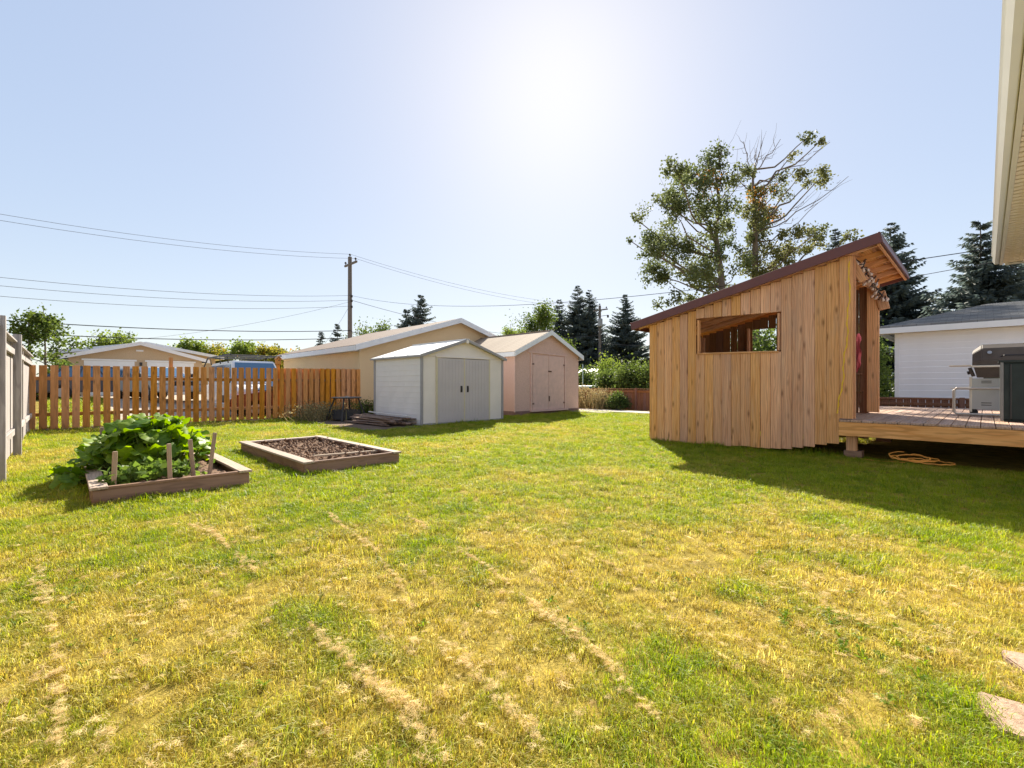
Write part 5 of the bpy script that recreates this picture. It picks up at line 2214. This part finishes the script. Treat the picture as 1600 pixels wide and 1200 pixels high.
def string_lights():
    t = thing('string_lights', 'string of clear round bulbs looped along the shelter header', 'string lights', (10.4, 1.44, 3.05))
    rr = random.Random(2)
    pts, bulbs = [], []
    for k in range(70):
        f = k / 69
        x = -1.18 + 2.55 * f
        z = .12 - .30 * f + .05 * math.sin(k * 1.9) + .03 * math.sin(k * .7)
        y = -.03 + .05 * math.sin(k * 1.3)
        pts.append((x, y, z))
        if k % 3 == 1:
            bulbs.append((x, y + rr.uniform(-.02, .02), z))
    b = MB()
    b.tube(pts, .008, 5)
    b.build('wire', M['black'], t)
    me = None
    for p in bulbs:
        if me is None:
            b = MB()
            b.lathe([(.010, .0), (.011, -.022), (.020, -.04), (.027, -.062), (.023, -.084), (.006, -.095)], (0, 0, 0), 8)
            o = b.build('bulb', M['bulb'], t, smooth=True)
            me = o.data
        else:
            o = link(bpy.data.objects.new('bulb', me), t)
        o.location = p
        o.rotation_euler = (rr.uniform(-.8, .8), rr.uniform(-.8, .8), 0)
        b = MB()
        b.lathe([(.014, .045), (.016, .0), (.014, -.01)], (0, 0, 0), 6)
        c = b.build('socket', M['rust'], o)


string_lights()


def cords():
    b = MB()
    rr = random.Random(1)
    pts = []
    n = 60
    for i in range(n):
        f = i / (n - 1)
        pts.append((SX - .018 + .008 * math.sin(f * 60), 1.52 + .16 * f ** 2 + .012 * math.sin(f * 22), 3.18 - f * 2.45))
    p0 = Vector(pts[0])
    b.tube([Vector(p) - p0 for p in pts], .007, 6)
    b.tube([Vector(p) - p0 + Vector((0, .012 * math.sin(i * 1.1), 0)) for i, p in enumerate(pts)], .006, 6)
    o = b.build('yellow_rope', M['yellow'], loc=p0)
    tag(o, 'twisted yellow cord hanging down the front post of the shelter', 'cord')
    b = MB()
    pts = []
    for i in range(110):
        a = i * .24
        r = .17 + .07 * math.sin(i * .13) + .03 * rr.random()
        pts.append((.75 * r * math.sin(a), r * math.cos(a) * 1.25 + .22 * math.sin(i * .021), .045 + .07 * (i / 110) * (1 + .6 * math.sin(a)) + .02 * rr.random()))
    b.tube(pts, .008, 5)
    b.tube([(0, .3, .02), (-.05, .6, .015), (.02, .9, .015), (.1, 1.2, .02), (.3, 1.35, .015)], .007, 5)
    o = b.build('extension_cord', M['orange'], loc=(9.12, .55, 0))
    tag(o, 'orange extension cord coiled on the grass under the deck edge', 'cord')
    # pink cloth hung just inside the near post
    b = MB()
    nx, nz = 9, 14
    V = []
    for j in range(nz):
        for i in range(nx):
            f = j / (nz - 1)
            w = .03 + .035 * math.sin(math.pi * min(1, f * .9 + .1)) + .012 * math.sin(f * 17)
            u = (i / (nx - 1) - .5) * 2
            V.append((.035 * math.sin(i * 2.6 + j * .9) + .03 * math.cos(i * 1.3 - j * .7), w * u, -.62 * f + .02 * math.sin(i * 1.7)))
    F = [(j * nx + i, j * nx + i + 1, (j + 1) * nx + i + 1, (j + 1) * nx + i) for j in range(nz - 1) for i in range(nx - 1)]
    b.add(V, F)
    o = b.build('hanging_cloth', M['cloth'], loc=(9.26, 1.47, 2.02), smooth=True)
    tag(o, 'crumpled pink cloth hanging inside the shelter doorway by the near post', 'cloth')


cords()


def pots():
    b = MB()
    b.lathe([(.20, 0), (.26, .42), (.29, .43), (.29, .5), (.25, .5), (.24, .44)], (0, 0, 0), 14)
    o = b.build('flower_pot', M['pot'], loc=(16.9, 2.45, .35))
    tag(o, 'terracotta pot beside the white garage corner', 'pot')
    b = MB()
    b.box((0, 0, .175), (.6, .6, .35))
    o = b.build('concrete_block', M['concrete'], loc=(16.9, 2.45, 0))
    tag(o, 'concrete block carrying the terracotta pot', 'block')
    b = MB()
    pts = []
    for i in range(120):
        a = i * .42
        pts.append((.06 * math.sin(i * .7), .24 * math.cos(a), .5 + .24 * math.sin(a)))
    b.tube(pts, .018, 5)
    o = b.build('coiled_hose', M['black'], loc=(16.2, 2.75, .35))
    tag(o, 'black coiled hose between the shelter post and the terracotta pot', 'hose')


pots()

for (x, y, sx, sy, rz, lab) in ((2.95, -.18, .20, .24, .3, 'tan paving stone at the right edge, half under a grass tussock'),
                                (2.43, -.11, .26, .26, .1, 'larger tan paving stone in the bottom right corner'),
):
    b = MB()
    rr = random.Random(int(x * 100))
    poly = []
    for u, v in ((-1, -.9), (-.2, -1), (.9, -.95), (1, .1), (.85, .9), (.1, 1), (-.95, .8), (-1.03, -.1)):
        poly.append((sx / 2 * u * rr.uniform(.9, 1.08), sy / 2 * v * rr.uniform(.9, 1.08), -.03))
    b.prism(poly, (0, 0, .05))
    o = b.build('paving_stone', M['paver'], loc=(x, y, 0), bev=.006)
    o.rotation_euler = (R(1.5), R(-1), rz)
    tag(o, lab, 'paving stone', 'paving stones by the house')


# ------------------------------------------------------------------ vehicles beyond the picket fence
def wheel(t, x, y, r):
    b = MB()
    s = 1 if y > 0 else -1
    b.tube([(x, y - s * .2, r), (x, y, r)], r, 16)
    w = b.build('wheel', M['tyre'], t)
    b = MB()
    b.tube([(x, y - s * .02, r), (x, y + s * .012, r)], r * .6, 12)
    b.build('rim', M['steel'], w)


def vehicle(name, label, cat, loc, rotz, paint, L_, W, body, cabin, r=.34, group='vehicles parked beyond the picket fence'):
    """front towards +x. body, cabin: side outlines as (x, z)"""
    t = thing(name, label, cat, loc, group, rotz)
    b = MB()
    b.prism([(x, -W / 2, z) for x, z in body], (0, W, 0))
    b.build('body', M[paint], t, bev=.05)
    # cabin narrows upwards
    zmin, zmax = min(z for _, z in cabin), max(z for _, z in cabin)
    wy = lambda z: W / 2 - .04 - .16 * (z - zmin) / (zmax - zmin)
    b = MB()
    n = len(cabin)
    b.add([(x, -wy(z), z) for x, z in cabin] + [(x, wy(z), z) for x, z in cabin],
          [tuple(range(n))[::-1], tuple(range(n, 2 * n))] + [(i, (i + 1) % n, n + (i + 1) % n, n + i) for i in range(n)])
    b.build('cabin', M[paint], t, bev=.04)
    # glass: windscreen, rear window, sides
    (xr0, z0), (xr1, z1), (xf1, z2), (xf0, z3) = cabin[0], cabin[1], cabin[-2], cabin[-1]

    def pane(nm, p):
        c = MB()
        c.add(p, [(0, 1, 2, 3)])
        o = c.build(nm, M['glass'], t)
        sm = o.modifiers.new('thick', 'SOLIDIFY')
        sm.thickness = .012
        sm.offset = 0
    def lerp(a, c, f):
        return a + (c - a) * f
    for nm, (xa, za, xb, zb), off in (('windscreen', (xf0, z3, xf1, z2), .014), ('rear_window', (xr0, z0, xr1, z1), -.014)):
        f0, f1 = .10, .90
        xA, zA, xB, zB = lerp(xa, xb, f0), lerp(za, zb, f0), lerp(xa, xb, f1), lerp(za, zb, f1)
        pane(nm, [(xA + off, -wy(zA) + .09, zA + .012), (xA + off, wy(zA) - .09, zA + .012), (xB + off, wy(zB) - .09, zB + .012), (xB + off, -wy(zB) + .09, zB + .012)])
    zlo, zhi = zmin + .10 * (zmax - zmin), zmin + .84 * (zmax - zmin)
    xl = lambda f: lerp(lerp(xr0, xr1, f), lerp(xf0, xf1, f), 0)
    f_lo, f_hi = .10, .84
    a0, a1 = lerp(xr0, xr1, f_lo) + .12, lerp(xf0, xf1, f_lo) - .14
    c0, c1 = lerp(xr0, xr1, f_hi) + .12, lerp(xf0, xf1, f_hi) - .10
    nwin = 3 if (a1 - a0) > 2.6 else 2
    for s in (-1, 1):
        for k in range(nwin):
            g0, g1 = k / nwin, (k + 1) / nwin - .035
            pane('side_window', [(lerp(a0, a1, g0), s * (wy(zlo) + .012), zlo), (lerp(a0, a1, g1), s * (wy(zlo) + .012), zlo),
                                 (lerp(c0, c1, g1), s * (wy(zhi) + .012), zhi), (lerp(c0, c1, g0), s * (wy(zhi) + .012), zhi)])
    xs = [x for x, _ in body]
    xf, xb = max(xs), min(xs)
    for s in (-1, 1):
        wheel(t, xf - .85, s * W / 2, r)
        wheel(t, xb + .85, s * W / 2, r)
        box('headlight', (xf - .01, s * (W / 2 - .26), .78), (.08, .36, .17), M['lamp'], t, bev=.02)
        box('tail_light', (xb + .01, s * (W / 2 - .14), .85), (.06, .16, .3), M['tail'], t, bev=.02)
        box('door_mirror', (cabin[-1][0] - .2, s * (W / 2 + .1), cabin[-1][1] + .12), (.12, .2, .18), M['black'], t, bev=.03)
    box('grille', (xf + .005, 0, .72), (.05, W - .9, .2), M['black'], t, bev=.01)
    box('bumper', (xf + .03, 0, .46), (.14, W - .1, .18), M['steel'], t, bev=.03)
    box('bumper', (xb - .03, 0, .48), (.14, W - .1, .18), M['steel'], t, bev=.03)
    return t


def van():
    z = zg(5, 20)
    body = [(-2.6, .35), (2.75, .35), (2.75, .95), (2.55, 1.08), (1.75, 1.2), (-2.6, 1.2)]
    cabin = [(-2.58, 1.18), (-2.5, 2.12), (1.05, 2.15), (1.85, 1.18)]
    t = vehicle('van', 'white van with big blue windscreen and black ladder rack behind the picket fence', 'van', (5.75, 22.6, z), R(-90), 'van', 5.35, 2.0, body, cabin, .36)
    b = MB()
    for x in (-2.1, -.4, .9):
        b.tube([(x, -.9, 2.05), (x, -.95, 2.38), (x, .95, 2.38), (x, .9, 2.05)], .03, 6)
    for y in (-.95, .95):
        b.tube([(-2.6, y, 2.38), (1.5, y, 2.38)], .03, 6)
    b.tube([(-2.6, -.95, 2.38), (-3.0, -1.05, 1.9), (-3.1, -1.05, 1.4)], .03, 6)
    b.tube([(-2.6, .95, 2.38), (-3.0, 1.05, 1.9), (-3.1, 1.05, 1.4)], .03, 6)
    b.build('ladder_rack', M['black'], t)


van()
sedan_b = [(-2.25, .32), (2.3, .32), (2.3, .62), (2.1, .82), (1.1, .95), (-2.2, .98)]
sedan_c = [(-1.9, .95), (-1.2, 1.45), (.25, 1.47), (1.15, .93)]
vehicle('parked_car', 'dark slate car parked farthest left beyond the picket fence', 'car', (1.2, 28.2, zg(1, 28)), R(8), 'carblue', 4.5, 1.78, sedan_b, sedan_c, .32)
suv_b = [(-2.3, .35), (2.35, .35), (2.35, .7), (2.15, .88), (1.05, .98), (-2.3, .98)]
suv_c = [(-2.22, .96), (-1.95, 1.42), (.35, 1.45), (1.15, .96)]
vehicle('parked_car', 'silver wagon parked between the slate car and the white van', 'car', (3.0, 26.2, zg(3.0, 26.2)), R(-75), 'carsilver', 4.6, 1.85, suv_b, suv_c, .35)
vehicle('parked_car', 'maroon car low behind the picket fence beside the beige garage', 'car', (6.4, 18.9 + .25, zg(6, 19)), R(180), 'carwine', 4.4, 1.75, sedan_b, [(-1.9, .95), (-1.2, 1.38), (.25, 1.40), (1.15, .93)], .32)
